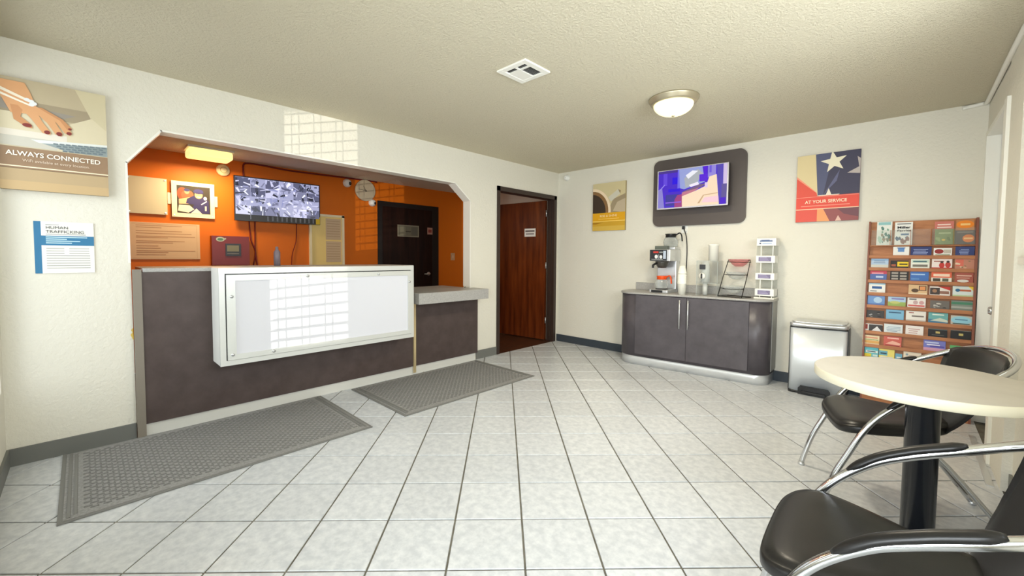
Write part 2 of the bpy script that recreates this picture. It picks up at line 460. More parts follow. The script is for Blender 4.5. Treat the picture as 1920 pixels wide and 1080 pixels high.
# right wall: corner stretch, recessed white door, pilaster, window bay towards the viewer
mb = MB()
mb.box((XR, -0.10, 0), (XR + 0.2, 0, H), WALL)
mb.box((XR, -0.98, 2.145), (XR + 0.2, -0.10, H), WALL)
mb.box((XR + 0.1, -0.98, 0), (XR + 0.2, -0.10, 2.145), WALL)
mb.box((XR - 0.008, -1.44, 0), (XR + 0.2, -0.98, H), WALL)
mb.box((XR + 0.03, -2.0, 0), (XR + 0.2, -1.44, H), WALL)
mb.box((XR + 0.03, -4.0, 0), (XR + 0.2, -2.0, 1.22), WALL)
mb.box((XR + 0.03, -4.0, 2.15), (XR + 0.2, -2.0, H), WALL)
mb.box((XR + 0.03, YF, 0), (XR + 0.2, -4.0, H), WALL)
struct(mb, 'wall_right')
mb = MB()                                   # casing and lining of the door recess
mb.box((XR - 0.016, -0.135, 0), (XR + 0.09, -0.10, 2.165), TRIMW)
mb.box((XR - 0.016, -0.965, 2.13), (XR + 0.099, -0.135, 2.165), TRIMW)
mb.box((XR - 0.024, -1.06, 0), (XR + 0.09, -0.965, 2.165), TRIMW)
struct(mb, 'trim_2', label='white casing of the recessed door on the right')
mb = MB()
mb.box((XR + 0.055, -0.962, 0.03), (XR + 0.095, -0.138, 2.128), DOORW)
for z0, z1 in ((0.22, 0.98), (1.16, 1.95)):
    for yy0, yy1 in ((-0.49, -0.24), (-0.86, -0.61)):
        mb.box((XR + 0.049, yy0, z0), (XR + 0.0551, yy1, z1), DOORW, 0.004)
d2 = struct(mb, 'door_2', label='white panelled door recessed beside the brochure rack')
mb = MB()
mb.lathe([(0.028, 0), (0.028, -0.006), (0.011, -0.008), (0.011, -0.03), (0.024, -0.038), (0.028, -0.05), (0.022, -0.062), (0.0, -0.064)], (XR + 0.055, -0.62, 0.885), CHROME, 20, 'x')
mb.build('door_knob', d2)['label'] = 'chrome door knob'
mb = MB(); mb.box((XR - 0.055, -1.42, 0.0), (XR - 0.026, -0.54, 0.006), STEEL); struct(mb, 'trim_3', label='metal threshold strip along the white door')
mb = MB()                                   # window bay of the right wall
mb.box((XR - 0.0, -2.03, 1.20), (XR + 0.16, -1.47, 1.235), TRIMW)
mb.box((XR - 0.0, -4.05, 1.20), (XR + 0.16, -2.03, 1.235), TRIMW)
for p in ((-1.62, 1.235, -1.56, 2.2), (-2.06, 1.235, -2.0, 2.2), (-4.06, 1.235, -4.0, 2.2)):
    mb.box((XR + 0.012, p[0], p[1]), (XR + 0.08, p[2], p[3]), TRIMW)
mb.box((XR + 0.012, -4.06, 2.15), (XR + 0.08, -1.56, 2.2), TRIMW)
wd3 = struct(mb, 'window_3', label='white window frame and sill on the right wall')
mb = MB(); mb.box((XR + 0.14, -4.0, 1.235), (XR + 0.145, -2.06, 2.15), PANE); mb.build('pane', wd3)
mb = MB(); mb.box((XR + 0.018, YF, 0), (XR + 0.03, -1.445, 0.10), BASEG); struct(mb, 'baseboard_right')
mb = MB()                                   # cable raceway under the ceiling
mb.tube([(XR - 0.14, -0.014, H - 0.022), (XR - 0.04, -0.014, H - 0.012), (XR - 0.016, -0.05, H - 0.014), (XR - 0.016, -0.3, H - 0.016), (XR - 0.016, -1.5, H - 0.016), (XR + 0.012, -1.6, H - 0.016), (XR + 0.012, -3.2, H - 0.016)], 0.014, TRIMW, 10, sub=4)
tag(mb.build('cable_raceway', loc=(XR - 0.02, -1.5, H - 0.016)), 'white cable raceway along the ceiling edge at the right', 'cable cover')

def base(mb, p, q, mt, hgt=0.10, th=0.012):
    mb.box((min(p[0], q[0]), min(p[1], q[1]), 0), (max(p[0], q[0]), max(p[1], q[1]), hgt), mt)
mb = MB(); base(mb, (0, YF), (0.012, -4.552), BASEG); base(mb, (0, -1.57), (0.012, -1.235), BASEG); struct(mb, 'baseboard_left')
mb = MB(); base(mb, (0.012, YF), (2.85, YF + 0.012), BASEG); struct(mb, 'baseboard_front')
mb = MB(); base(mb, (0.0, -0.012), (XR, 0), BASED); struct(mb, 'baseboard_back')

# office behind the counter
mb = MB(); mb.box((-2.12, YF - 0.12, 0), (-2.0, 0.0, 2.4), ORANGE); struct(mb, 'wall_office_back')
mb = MB(); mb.box((-2.0, YF - 0.02, 0), (-0.11, YF + 0.06, 2.4), ORANGE); struct(mb, 'wall_office_left')
mb = MB(); mb.box((-2.0, -0.02, 0), (-0.11, -0.001, 2.4), mat('cream_office_paint', (222, 206, 186), 0.6)); struct(mb, 'wall_office_right')
mb = MB(); mb.box((-2.0, YF, 2.305), (-0.11, 0, 2.40), OCEIL); struct(mb, 'ceiling_office')
mb = MB(); mb.box((-2.0, YF, -0.06), (0.0, 0, -0.002), WFLOOR); fo = struct(mb, 'floor_office')

# doorway with its open wooden door
mb = MB()
mb.box((-0.12, -1.21, 0), (0.012, -1.185, 2.06), DARKW); mb.box((-0.0, -1.232, 0), (0.014, -1.185, 2.085), DARKW)
mb.box((-0.12, -0.095, 0), (0.012, -0.07, 2.06), DARKW); mb.box((0.0, -0.105, 0), (0.014, -0.05, 2.085), DARKW)
mb.box((-0.12, -1.185, 2.03), (0.012, -0.095, 2.06), DARKW); mb.box((0.0, -1.232, 2.03), (0.014, -0.05, 2.085), DARKW)
mb.box((-0.075, -0.108, 0), (-0.045, -0.095, 2.03), DARKW)
struct(mb, 'trim_4', label='dark brown frame of the open doorway')
du = Vector((-0.985, -0.12, 0)).normalized()
fr = FR((-0.135, -0.128, 0.012), (-du.x, -du.y, 0))       # u runs back to the hinge; leaf spans u in -0.93..0
mb = MB(); fbox(mb, fr, -0.93, 0, 0, 2.015, -0.04, 0, WOOD); d1 = struct(mb, 'door_1', label='open reddish brown wooden door in dark frame')
mb = MB(); fbox(mb, fr, -0.36, 1.505, -0.165, 1.625, 0, 0.004, PAPER); sg = mb.build('door_sign', d1); sg['label'] = 'small white sign on the door'
mb = MB()
frect(mb, fr, -0.345, 1.575, -0.18, 1.60, 0.0046, pm((120, 112, 108))); frect(mb, fr, -0.335, 1.535, -0.19, 1.555, 0.0046, pm((150, 142, 138)))
mb.build('print', sg)
for z in (0.25, 1.05, 1.80):
    mb = MB(); mb.tube([(-0.122, -0.118, z), (-0.122, -0.118, z + 0.09)], 0.008, STEEL, 8); mb.build('hinge', d1)
mb = MB()
mb.lathe([(0.03, 0), (0.03, 0.006), (0.012, 0.01), (0.012, 0.035), (0.028, 0.045), (0.028, 0.06), (0, 0.066)], fr.p(-0.86, 0.98, 0), STEEL, 16, 'y')
mb.build('door_knob', d1)

# ================================================================== RECEPTION COUNTER
cn = thing('reception_counter', (0, -3.0, 0), 'long dark brown laminate reception counter below the wall opening', 'counter')
mb = MB(); mb.box((-0.45, -4.50, 0.0), (0.0, -2.44, 1.10), LAM); mb.box((-0.45, -2.44, 0.0), (0.0, -1.67, 0.745), LAM); mb.build('body', cn)
mb = MB(); mb.box((0.0, -4.505, 0.085), (0.03, -2.434, 1.10), LAM); mb.box((0.0, -2.43, 0.085), (0.03, -1.565, 0.743), LAM); mb.build('front_panel', cn)
mb = MB(); mb.box((0.0, -4.505, 0.0), (0.018, -1.60, 0.085), KICK); mb.build('kick_plate', cn)['label'] = 'pale grey kick plate'
mb = MB(); mb.box((-0.50, -4.50, 1.10), (0.035, -2.44, 1.126), STONE, 0.003); mb.build('upper_top', cn)
mb = MB(); mb.box((-0.52, -2.52, 0.745), (0.255, -1.665, 0.855), STONE, 0.004); mb.box((0.004, -1.665, 0.745), (0.255, -1.60, 0.855), STONE, 0.003); mb.build('lower_ledge', cn)['label'] = 'grey ledge with thick edge'
mb = MB(); mb.box((0.0, -4.549, 0.0), (0.036, -4.505, 1.118), mat('taupe_strip', (132, 124, 112), 0.5)); mb.build('end_strip', cn)
mb = MB(); mb.box((0.03, -2.445, 0.02), (0.044, -2.418, 0.745), GOLD); mb.build('corner_strip', cn)['label'] = 'brass coloured joint strip'

lb = thing('light_box', (0.14, -3.36, 0.44), 'large white framed blank light box sign on the counter front', 'light box')
y0, y1, z0, z1, xf = -4.13, -2.585, 0.443, 1.127, 0.262
mb = MB(); mb.box((0.031, y0, z0), (xf - 0.012, y1, z1), WHITE, 0.004); mb.build('case', lb)
mb = MB()
for q in ((y0, z0, y0 + 0.035, z1), (y1 - 0.03, z0, y1, z1), (y0 + 0.035, z0, y1 - 0.03, z0 + 0.035), (y0 + 0.035, z1 - 0.04, y1 - 0.03, z1)):
    mb.box((xf - 0.014, q[0], q[1]), (xf, q[2], q[3]), ALU)
mb.build('outer_frame', lb)
mb = MB()
for q in ((y0 + 0.042, z0 + 0.038, y0 + 0.095, z1 - 0.048), (y1 - 0.066, z0 + 0.038, y1 - 0.033, z1 - 0.048), (y0 + 0.095, z0 + 0.038, y1 - 0.066, z0 + 0.075), (y0 + 0.095, z1 - 0.09, y1 - 0.066, z1 - 0.048)):
    mb.box((xf - 0.009, q[0], q[1]), (xf + 0.006, q[2], q[3]), ALU)
mb.build('hinged_frame', lb)
mb = MB()
mb.box((xf - 0.0125, y0 + 0.035, z0 + 0.035), (xf - 0.0095, y1 - 0.03, z1 - 0.04), BLACKP); mb.build('shadow_gap', lb)  # black sheet that puts the shade of the frame gap into colour
mb = MB(); mb.box((xf - 0.0094, y0 + 0.09, z0 + 0.07), (xf - 0.002, y1 - 0.06, z1 - 0.085), ACRYW); mb.build('panel', lb)['label'] = 'blank glossy white panel'
for yy, zz in ((y0 + 0.072, z1 - 0.20), (y0 + 0.072, z0 + 0.075), (-3.55, z1 - 0.07), (-2.95, z1 - 0.07), (y1 - 0.05, z1 - 0.15), (-3.8, z0 + 0.06)):
    mb = MB(); mb.lathe([(0.011, 0.0), (0.011, 0.005), (0.0, 0.007)], (xf + 0.006, yy, zz), STEEL, 12, 'x'); mb.build('latch', lb)

# ================================================================== FLOOR MATS
def floor_mat(x0, y0, x1, y1, label):
    t = thing('floor_mat', ((x0 + x1) / 2, (y0 + y1) / 2, 0), label, 'mat', 'grey ribbed mats before the counter')
    m = MB(); m.box((x0, y0, 0.0012), (x1, y1, 0.006), RUB)
    m.build('backing', t)
    m = MB(); m.box((x0 + 0.018, y0 + 0.018, 0.006), (x1 - 0.018, y1 - 0.018, 0.0085), MATG); m.build('carpet', t)
    for k in range(2):
        d = 0.03 + 0.022 * k
        for ya in (y0 + d, y1 - d - 0.012):
            m = MB(); m.box((x0 + d, ya, 0.0085), (x1 - d, ya + 0.012, 0.012), RUB); m.build('border_rib', t)
    m = MB(); ny = int((y1 - y0 - 0.17) / 0.044)
    nx = int((x1 - x0 - 0.12) / 0.0235)
    for j in range(ny):
        yy = y0 + 0.085 + j * (y1 - y0 - 0.17) / ny
        for i in range(nx):
            xx = x0 + 0.06 + i * (x1 - x0 - 0.12) / nx
            sh = 0.022 if i % 2 else 0.0
            a, b, c, d = xx + 0.004, xx + 0.0185, yy + sh, yy + sh + 0.030
            m.add([(a, c, 0.0085), (b, c, 0.0085), (b, d, 0.0085), (a, d, 0.0085), (a + 0.003, c + 0.003, 0.0115), (b - 0.003, c + 0.003, 0.0115), (b - 0.003, d - 0.003, 0.0115), (a + 0.003, d - 0.003, 0.0115)],
                  [(0, 1, 5, 4), (1, 2, 6, 5), (2, 3, 7, 6), (3, 0, 4, 7), (4, 5, 6, 7)], MATR)
    o = m.build('ribs', t, fix=False); o['kind'] = 'stuff'
floor_mat(0.03, -4.885, 0.958, -3.375, 'grey ribbed floor mat before the light box, nearer the viewer')
floor_mat(0.05, -3.11, 0.952, -1.605, 'grey ribbed floor mat before the low ledge, nearer the open door')

# ================================================================== LEFT WALL POSTERS
def poster_base(name, fr, w_, h_, th, label, edge):
    t = thing(name, fr.p(w_ / 2, 0, 0), label, 'poster')
    m = MB(); fbox(m, fr, 0, 0, w_, h_, 0.001, th, edge); m.build('panel', t)
    return t
def art(parent, fr, d, items, name='print', lim=None, st=0.00012):
    m = MB(); k = 0
    for pts, c in items:
        if lim: pts = clip(pts, *lim)
        if len(pts) < 3: continue
        fpoly(m, fr, pts, d + st * (k + 1), c if not isinstance(c, tuple) else pm(c)); k += 1
    bm_o = m.build(name, parent, fix=False)
    return bm_o
RC = lambda a, b, c, d: [(a, b), (c, b), (c, d), (a, d)]
def ring(cx, cy, r1, r2, a0, a1, n=24):
    return ell(cx, cy, r1, r1, n, a0, a1) + list(reversed(ell(cx, cy, r2, r2, n, a0, a1)))

fr = FR((0, -5.075, 1.578), (0, 1, 0)); W_, H_ = 0.430, 0.620
p = poster_base('poster', fr, W_, H_, 0.028, 'beige poster of a hand on a laptop, headed ALWAYS CONNECTED', pm((176, 160, 130)))
sx, sy = W_ / 0.430, 1
items = [(RC(0, 0.235, W_, H_), (186, 172, 142)), (RC(0, 0.42, 0.36, 0.50), (160, 146, 120)),
 ([(0.0, 0.43), (0.18, 0.43), (0.26, 0.40), (W_, 0.50), (W_, 0.235), (0, 0.235)], (214, 203, 172)),
 ([(0, 0.50), (0.17, 0.47), (0.30, 0.46), (0.24, 0.43), (0, 0.445)], (150, 142, 130)),
 ([(0.30, H_), (W_, H_), (W_, 0.40), (0.36, 0.47)], (205, 194, 160)),
 (RC(0, 0.30, 0.26, 0.335), (224, 216, 200)), (RC(0, 0.245, 0.22, 0.30), (200, 196, 182)),
 ([(0.12, 0.29), (W_, 0.315), (W_, 0.30), (0.15, 0.275)], (222, 226, 222)),
 ([(0.16, 0.276), (W_, 0.302), (W_, 0.243), (0.27, 0.243)], (146, 158, 158))]
for i in range(9):
    for j in range(4):
        u = 0.205 + i * 0.025 + j * 0.012; v = 0.286 - j * 0.012 + i * 0.0016
        if u < W_ - 0.024: items.append((RC(u, v - 0.008, u + 0.019, v), (110, 124, 130)))
skin, skin2 = (214, 160, 112), (196, 140, 94)
items += [([(0, 0.60), (0.105, 0.60), (0.125, 0.55), (0.145, 0.475), (0.115, 0.43), (0.05, 0.425), (0.02, 0.50), (0, 0.54)], skin),
 ([(0.05, 0.47), (0.06, 0.39), (0.105, 0.355), (0.128, 0.352), (0.125, 0.372), (0.085, 0.41), (0.10, 0.47)], skin2),
 ([(0.07, 0.48), (0.125, 0.405), (0.165, 0.335), (0.195, 0.328), (0.197, 0.345), (0.165, 0.40), (0.14, 0.47)], skin),
 ([(0.115, 0.475), (0.185, 0.395), (0.215, 0.338), (0.238, 0.328), (0.244, 0.345), (0.215, 0.41), (0.145, 0.48)], skin),
 ([(0.135, 0.478), (0.22, 0.405), (0.252, 0.352), (0.274, 0.340), (0.282, 0.358), (0.25, 0.41), (0.16, 0.474)], skin),
 ([(0.15, 0.475), (0.235, 0.42), (0.262, 0.375), (0.275, 0.37), (0.282, 0.385), (0.245, 0.43), (0.165, 0.478)], skin2)]
for u, v, rx, ry in ((0.108, 0.366, 0.018, 0.011), (0.183, 0.342, 0.012, 0.011), (0.230, 0.342, 0.012, 0.012), (0.270, 0.353, 0.011, 0.010), (0.274, 0.379, 0.008, 0.006)):
    items.append((ell(u, v, rx, ry, 14), (128, 52, 46)))
items += [([(0, 0.565), (0.13, 0.505), (0.132, 0.49), (0, 0.548)], (236, 226, 205)), ([(0, 0.535), (0.12, 0.485), (0.121, 0.475), (0, 0.522)], (240, 232, 214))]
for u, v in ((0.112, 0.508), (0.128, 0.502), (0.138, 0.492), (0.128, 0.484)): items.append((ell(u, v, 0.011, 0.010, 12), (230, 232, 232)))
items += [(RC(0, 0.120, W_, 0.238), (150, 122, 94)), (RC(0, 0.128, W_, 0.134), (246, 228, 196)), (RC(0, 0.0, W_, 0.118), (184, 160, 122)), (RC(0, 0, W_, 0.05), (196, 168, 124))]
art(p, fr, 0.028, items, lim=(0, 0, W_, H_))
text(fr, 'ALWAYS CONNECTED', 0.026, 0.190, 0.037, 0.0395, pm((250, 242, 226)), p, width=0.372, bold=0.0006)
text(fr, 'WiFi available at every location.', 0.085, 0.159, 0.021, 0.0395, pm((226, 208, 186)), p, width=0.265)

fr = FR((0, -4.962, 1.102), (0, 1, 0)); W_, H_ = 0.244, 0.305
p = poster_base('notice', fr, W_, H_, 0.006, 'white and blue notice headed HUMAN TRAFFICKING under the beige poster', PAPER)
blue = (52, 118, 158)
items = [(RC(0, 0, 0.028, H_), blue), (RC(0, 0.165, W_, 0.222), blue)]
for k, (a, b) in enumerate(((0.046, 0.215), (0.046, 0.13), (0.046, 0.185), (0.046, 0.15))): items.append((RC(a, 0.211 - 0.0115 * k, b, 0.2165 - 0.0115 * k), (190, 220, 232)))
for k in range(9):
    items.append((RC(0.046, 0.145 - 0.0145 * k, 0.118 if k < 3 else 0.225, 0.149 - 0.0145 * k), (176, 174, 168)))
    if k < 3: items.append((RC(0.138, 0.145 - 0.0145 * k, 0.222, 0.149 - 0.0145 * k), (176, 174, 168)))
items.append((RC(0.046, 0.285, 0.10, 0.288), (150, 150, 148))); items.append((RC(0.046, 0.229, 0.21, 0.232), (150, 150, 148)))
art(p, fr, 0.006, items)
text(fr, 'HUMAN', 0.046, 0.262, 0.024, 0.010, pm((70, 68, 66)), p, width=0.088)
text(fr, 'TRAFFICKING', 0.046, 0.238, 0.024, 0.010, pm((70, 68, 66)), p, width=0.156)

# ================================================================== BACK WALL
fr = FR((0.602, 0, 1.567), (1, 0, 0)); W_, H_ = 0.474, 0.618
p = poster_base('poster', fr, W_, H_, 0.030, 'yellow and beige poster of a coffee cup near the doorway', pm((160, 142, 96)))
lim = (0, 0, W_, H_)
items = [(RC(0, 0.22, W_, H_), (208, 194, 150)), ([(0.22, 0.22), (W_, 0.22), (W_, 0.46), (0.30, 0.40)], (158, 142, 112)), ([(0.30, 0.25), (W_, 0.22), (W_, 0.40), (0.36, 0.36)], (190, 174, 146)),
 ([(0.23, 0.43), (0.37, 0.52), (0.40, 0.46), (0.27, 0.37)], (206, 202, 184)), ([(0.37, 0.52), (0.41, 0.50), (0.40, 0.46)], (150, 132, 96)),
 (ell(0, 0.255, 0.27, 0.30, 40), (238, 216, 184)), (ell(0, 0.255, 0.235, 0.265, 40), (138, 102, 62)), (ell(-0.01, 0.245, 0.205, 0.235, 40), (60, 46, 34)),
 (RC(0, 0, W_, 0.232), (206, 160, 44)), (RC(0, 0.130, W_, 0.228), (224, 164, 16)), (RC(0, 0.118, W_, 0.128), (246, 208, 104)), ([(0, 0.105), (0.16, 0.105), (0.06, 0.088), (0, 0.09)], (166, 116, 14)),
 (RC(0, 0, W_, 0.06), (214, 176, 74)), (RC(0.09, 0.150, 0.39, 0.157), (242, 200, 100))]
art(p, fr, 0.030, items, lim=lim)
text(fr, 'RISE & SHINE', 0.11, 0.178, 0.040, 0.034, pm((250, 230, 176)), p, width=0.25)

fr = FR((2.872, 0, 1.566), (1, 0, 0)); W_, H_ = 0.462, 0.620
p = poster_base('poster', fr, W_, H_, 0.030, 'red and navy poster of a starred flag, headed AT YOUR SERVICE', pm((120, 96, 86)))
lim = (0, 0, W_, H_); navy = (64, 62, 84)
items = [(RC(0, 0.22, W_, H_), navy), ([(0, 0.22), (0.165, 0.22), (0.14, H_), (0, H_)], (222, 204, 156)), ([(0.14, H_), (0.165, 0.22), (0.20, 0.22), (0.27, H_)], (84, 88, 118)),
 ([(0.20, 0.23), (0.32, 0.46), (0.30, 0.36), (0.25, 0.30)], (96, 98, 130)), ([(0, 0.22), (0.165, 0.22), (0.155, 0.27), (0, 0.43)], (222, 84, 66)),
 ([(0, 0.43), (0.155, 0.27), (0.157, 0.262), (0, 0.41)], (240, 150, 120)),
 (star(0.275, 0.535, 0.10, 8), (238, 230, 202)), (star(0.50, 0.445, 0.13, 28), (186, 176, 170)), (star(0.245, 0.215, 0.085, 0), (234, 226, 206)),
 (RC(0, 0.12, W_, 0.235), (226, 80, 64)), (RC(0, 0.226, W_, 0.230), (242, 160, 140)), (RC(0, 0.113, W_, 0.120), (250, 214, 180)),
 (RC(0, 0, W_, 0.113), (150, 84, 84)), (RC(0, 0, 0.165, 0.113), (222, 88, 74)), ([(0.165, 0), (0.26, 0), (0.21, 0.113), (0.165, 0.113)], (240, 160, 104)),
 ([(0.30, 0), (0.32, 0.05), (0.345, 0.0)], (226, 186, 170)), ([(0.31, 0.113), (W_, 0.113), (W_, 0.03), (0.36, 0.06)], (116, 74, 82)), (RC(0.04, 0.142, 0.40, 0.150), (240, 150, 130))]
art(p, fr, 0.030, items, lim=lim)
text(fr, 'AT YOUR SERVICE', 0.07, 0.170, 0.040, 0.034, pm((252, 226, 196)), p, width=0.31, bold=0.0008)

def rrect(x0, y0, x1, y1, r, n=6):
    out = []
    for cx, cy, a in ((x1 - r, y1 - r, 0), (x0 + r, y1 - r, 90), (x0 + r, y0 + r, 180), (x1 - r, y0 + r, 270)):
        out += [(cx + r * math.cos(R(a + 90 * i / n)), cy + r * math.sin(R(a + 90 * i / n))) for i in range(n + 1)]
    return out
mb = MB(); mb.prism(rrect(1.443, 1.586, 2.437, 2.356, 0.075), 'y', -0.001, -0.032, mat('brown_grey_board', (88, 80, 76), 0.45))
tag(mb.build('television_board', loc=(1.94, -0.016, 1.586)), 'dark grey brown rounded backing board behind the television', 'wall board')
tv = thing('television', (1.94, -0.12, 1.985), 'flat television with a blue and cream picture on the dark rounded board', 'television')
fr = FR((1.94, -0.19, 1.982), (math.cos(R(1.5)), math.sin(R(1.5)), 0))
hw, hh = 0.372, 0.217
mb = MB(); fbox(mb, fr, -hw, -hh, hw, hh, -0.05, 0, BLACKP); fbox(mb, fr, -hw + 0.05, -hh + 0.04, hw - 0.03, hh - 0.04, -0.10, -0.05, BLACKP); mb.build('case', tv)
mb = MB()
for q in ((-hw, -hh, -hw + 0.012, hh), (hw - 0.014, -hh, hw, hh), (-hw + 0.012, -hh, hw - 0.014, -hh + 0.014), (-hw + 0.012, hh - 0.008, hw - 0.014, hh)): fbox(mb, fr, q[0], q[1], q[2], q[3], -0.002, 0.003, mat('silver_bezel', (206, 204, 210), 0.3, 0.4))
mb.build('bezel', tv)
mb = MB(); fbox(mb, fr, -0.10, -0.08, 0.10, 0.08, -0.150, -0.10, BLACKP); mb.build('wall_bracket', tv)
E_ = lambda *c: em(c, 1.0)
U0, V0, U1, V1 = -hw + 0.012, -hh + 0.014, hw - 0.014, hh - 0.008
def q_(pts): return [(U0 + a * (U1 - U0), V0 + b * (V1 - V0)) for a, b in pts]
items = [(q_(RC(0, 0, 1, 1)), E_(72, 40, 196)), (q_([(0, 0), (0.1, 0), (0.06, 0.55), (0, 0.5)]), E_(138, 130, 205)), (q_(RC(0.12, 0.05, 0.32, 0.35)), E_(62, 58, 150)),
 (q_(RC(0.22, 0.62, 0.30, 0.8)), E_(40, 8, 220)), (q_(RC(0.16, 0.42, 0.34, 0.5)), E_(46, 14, 216)), (q_(RC(0.08, 0.6, 0.14, 0.95)), E_(98, 70, 215)), (q_(RC(0.30, 0.5, 0.36, 1)), E_(112, 104, 226)),
 (q_([(0.32, 1), (0.66, 1), (0.70, 0.6), (0.40, 0.46), (0.34, 0.5)]), E_(150, 160, 214)), (q_([(0.40, 0.75), (0.60, 0.95), (0.68, 0.8), (0.55, 0.55), (0.42, 0.5)]), E_(172, 176, 182)),
 (q_([(0.42, 0.82), (0.52, 0.93), (0.60, 0.9), (0.46, 0.72)]), E_(236, 236, 244)), (q_([(0.47, 0.56), (0.60, 0.62), (0.62, 0.55), (0.5, 0.5)]), E_(240, 232, 246)),
 (q_([(0.38, 0.40), (0.62, 0.55), (0.72, 0.55), (0.66, 0.48), (0.40, 0.36)]), E_(120, 96, 130)),
 (q_(RC(0.62, 0.62, 0.74, 0.80)), E_(88, 34, 212)), (q_(RC(0.68, 0.8, 0.73, 1)), E_(84, 26, 210)), (q_([(0.74, 1), (0.85, 1), (0.85, 0.7), (0.74, 0.7)]), E_(146, 134, 216)), (q_(RC(0.76, 0.82, 0.79, 1)), E_(110, 90, 214)),
 (q_([(0.37, 0), (0.90, 0), (0.86, 0.76), (0.76, 0.72), (0.72, 0.5), (0.55, 0.38), (0.37, 0.28)]), E_(248, 222, 190)),
 (q_([(0.26, 0), (0.375, 0), (0.37, 0.34), (0.30, 0.32), (0.26, 0.2)]), E_(158, 62, 128)), (q_([(0.37, 0.28), (0.55, 0.38), (0.62, 0.46), (0.37, 0.38)]), E_(192, 120, 140)),
 (q_([(0.60, 0.06), (0.68, 0.27), (0.88, 0.30), (0.88, 0.28), (0.69, 0.25), (0.63, 0.06)]), E_(206, 170, 130)), (q_([(0.66, 0.08), (0.7, 0.2), (0.89, 0.22), (0.9, 0.06)]), E_(246, 206, 214)),
 (q_([(0.86, 1), (0.95, 1), (0.98, 0), (0.90, 0)]), E_(84, 70, 176)), (q_(RC(0.95, 0.5, 1, 1)), E_(208, 190, 226)), (q_(RC(0.93, 0, 1, 0.5)), E_(96, 84, 150)), (q_(RC(0.91, 0, 0.99, 0.16)), E_(76, 24, 200)),
 (q_(RC(0.0, 0.93, 0.3, 1)), E_(72, 52, 140)), (q_([(0.02, 0.5), (0.10, 0.64), (0.11, 0.62), (0.03, 0.48)]), E_(150, 132, 232)), (q_(RC(0.70, 0.45, 0.74, 0.58)), E_(226, 206, 236)), (q_(RC(0.12, 0.12, 0.36, 0.15)), E_(140, 96, 220))]
art(tv, fr, 0.0005, items, 'screen')

# dome camera on the back wall, outlets, cords
def dome(name, fr, label, dirn=(0.35, -0.15), r=0.04):
    t = thing(name, fr.p(0, 0, 0), label, 'camera')
    m = MB(); ax = fr.n
    vs = []; prof = [(r * 1.05, 0), (r * 1.05, 0.012), (r, 0.02), (r * 0.92, 0.035), (r * 0.7, 0.05), (r * 0.4, 0.058), (0.0001, 0.06)]
    seg = 20
    for rr, h in prof:
        for q in range(seg):
            a = 2 * math.pi * q / seg; vs.append(fr.p(rr * math.cos(a), rr * math.sin(a), h))
    m.add(vs, [(j * seg + q, j * seg + (q + 1) % seg, (j + 1) * seg + (q + 1) % seg, (j + 1) * seg + q) for j in range(len(prof) - 1) for q in range(seg)], WHITE, True)
    m.build('housing', t)
    m = MB(); c = fr.p(r * dirn[0], r * dirn[1], 0.040); m.sphere(c, r * 0.50, BLACKP, 14, 8); m.build('lens', t)
    return t
dome('security_camera', FR((0.155, 0, 2.335), (1, 0, 0)), 'white dome security camera high on the back wall by the doorway corner', (0.1, -0.1))
t = thing('wall_outlet', (1.80, -0.01, 1.50), 'white wall outlet with plugs just under the television board', 'outlet')
mb = MB(); mb.box((1.775, -0.006, 1.50), (1.845, 0, 1.585), WHITE, 0.002); mb.build('plate', t)
mb = MB(); mb.box((1.79, -0.03, 1.545), (1.82, -0.006, 1.58), BLACKP, 0.004); mb.box((1.828, -0.028, 1.52), (1.842, -0.006, 1.55), WHITE, 0.003); mb.build('plug', t)
mb = MB(); mb.tube([(1.812, -0.026, 1.548), (1.832, -0.03, 1.50), (1.842, -0.02, 1.44), (1.848, -0.012, 1.30), (1.845, -0.012, 1.12), (1.835, -0.014, 0.935), (1.80, -0.03, 0.845)], 0.0055, BLACKP, 8)
tag(mb.build('power_cord', loc=(1.84, -0.015, 0.85)), 'black power cord hanging from the outlet behind the coffee maker', 'cord')

# ------------------------------------------------------------------ low cabinet
cb = thing('cabinet', (1.95, -0.2, 0), 'low dark plum grey cabinet with rounded corners and two doors', 'cabinet')
xl, xr = 1.20, 2.742
fl, frr = -0.462, -0.330                     # front depth at the left and right
def cab_outline(off=0.0, rl=0.21, rr=0.13, n=10):
    out = [(xr + off, -0.014)]
    yR = frr - off; yL = fl - off
    def fy(x): return yL + (yR - yL) * (x - xl) / (xr - xl)
    rr_, rl_ = rr + off, rl + off
    c = (xr + off - rr_, fy(xr - rr) + rr_)
    out += [(c[0] + rr_ * math.cos(R(-90 * i / n)), c[1] + rr_ * math.sin(R(-90 * i / n))) for i in range(n + 1)]
    c = (xl - off + rl_, fy(xl + rl) + rl_)
    out += [(c[0] + rl_ * math.cos(R(-90 - 90 * i / n)), c[1] + rl_ * math.sin(R(-90 - 90 * i / n))) for i in range(n + 1)]
    out.append((xl - off, -0.014))
    return out
mb = MB(); mb.prism(cab_outline(-0.003), 'z', 0.10, 0.805, LAM2, True); mb.build('body', cb)
mb = MB(); mb.prism(cab_outline(-0.012), 'z', 0.0, 0.125, KICK2, True); mb.build('kick_plate', cb)['label'] = 'pale steel kick plate'
mb = MB(); mb.prism(cab_outline(0.012), 'z', 0.805, 0.826, STONE, True); mb.build('countertop', cb)['label'] = 'grey countertop'
mb = MB(); mb.box((xl + 0.04, -0.022, 0.826), (xr - 0.0, -0.002, 0.915), STONE, 0.003); mb.build('backsplash', cb)
def cfy(x): return fl + (frr - fl) * (x - xl) / (xr - xl)
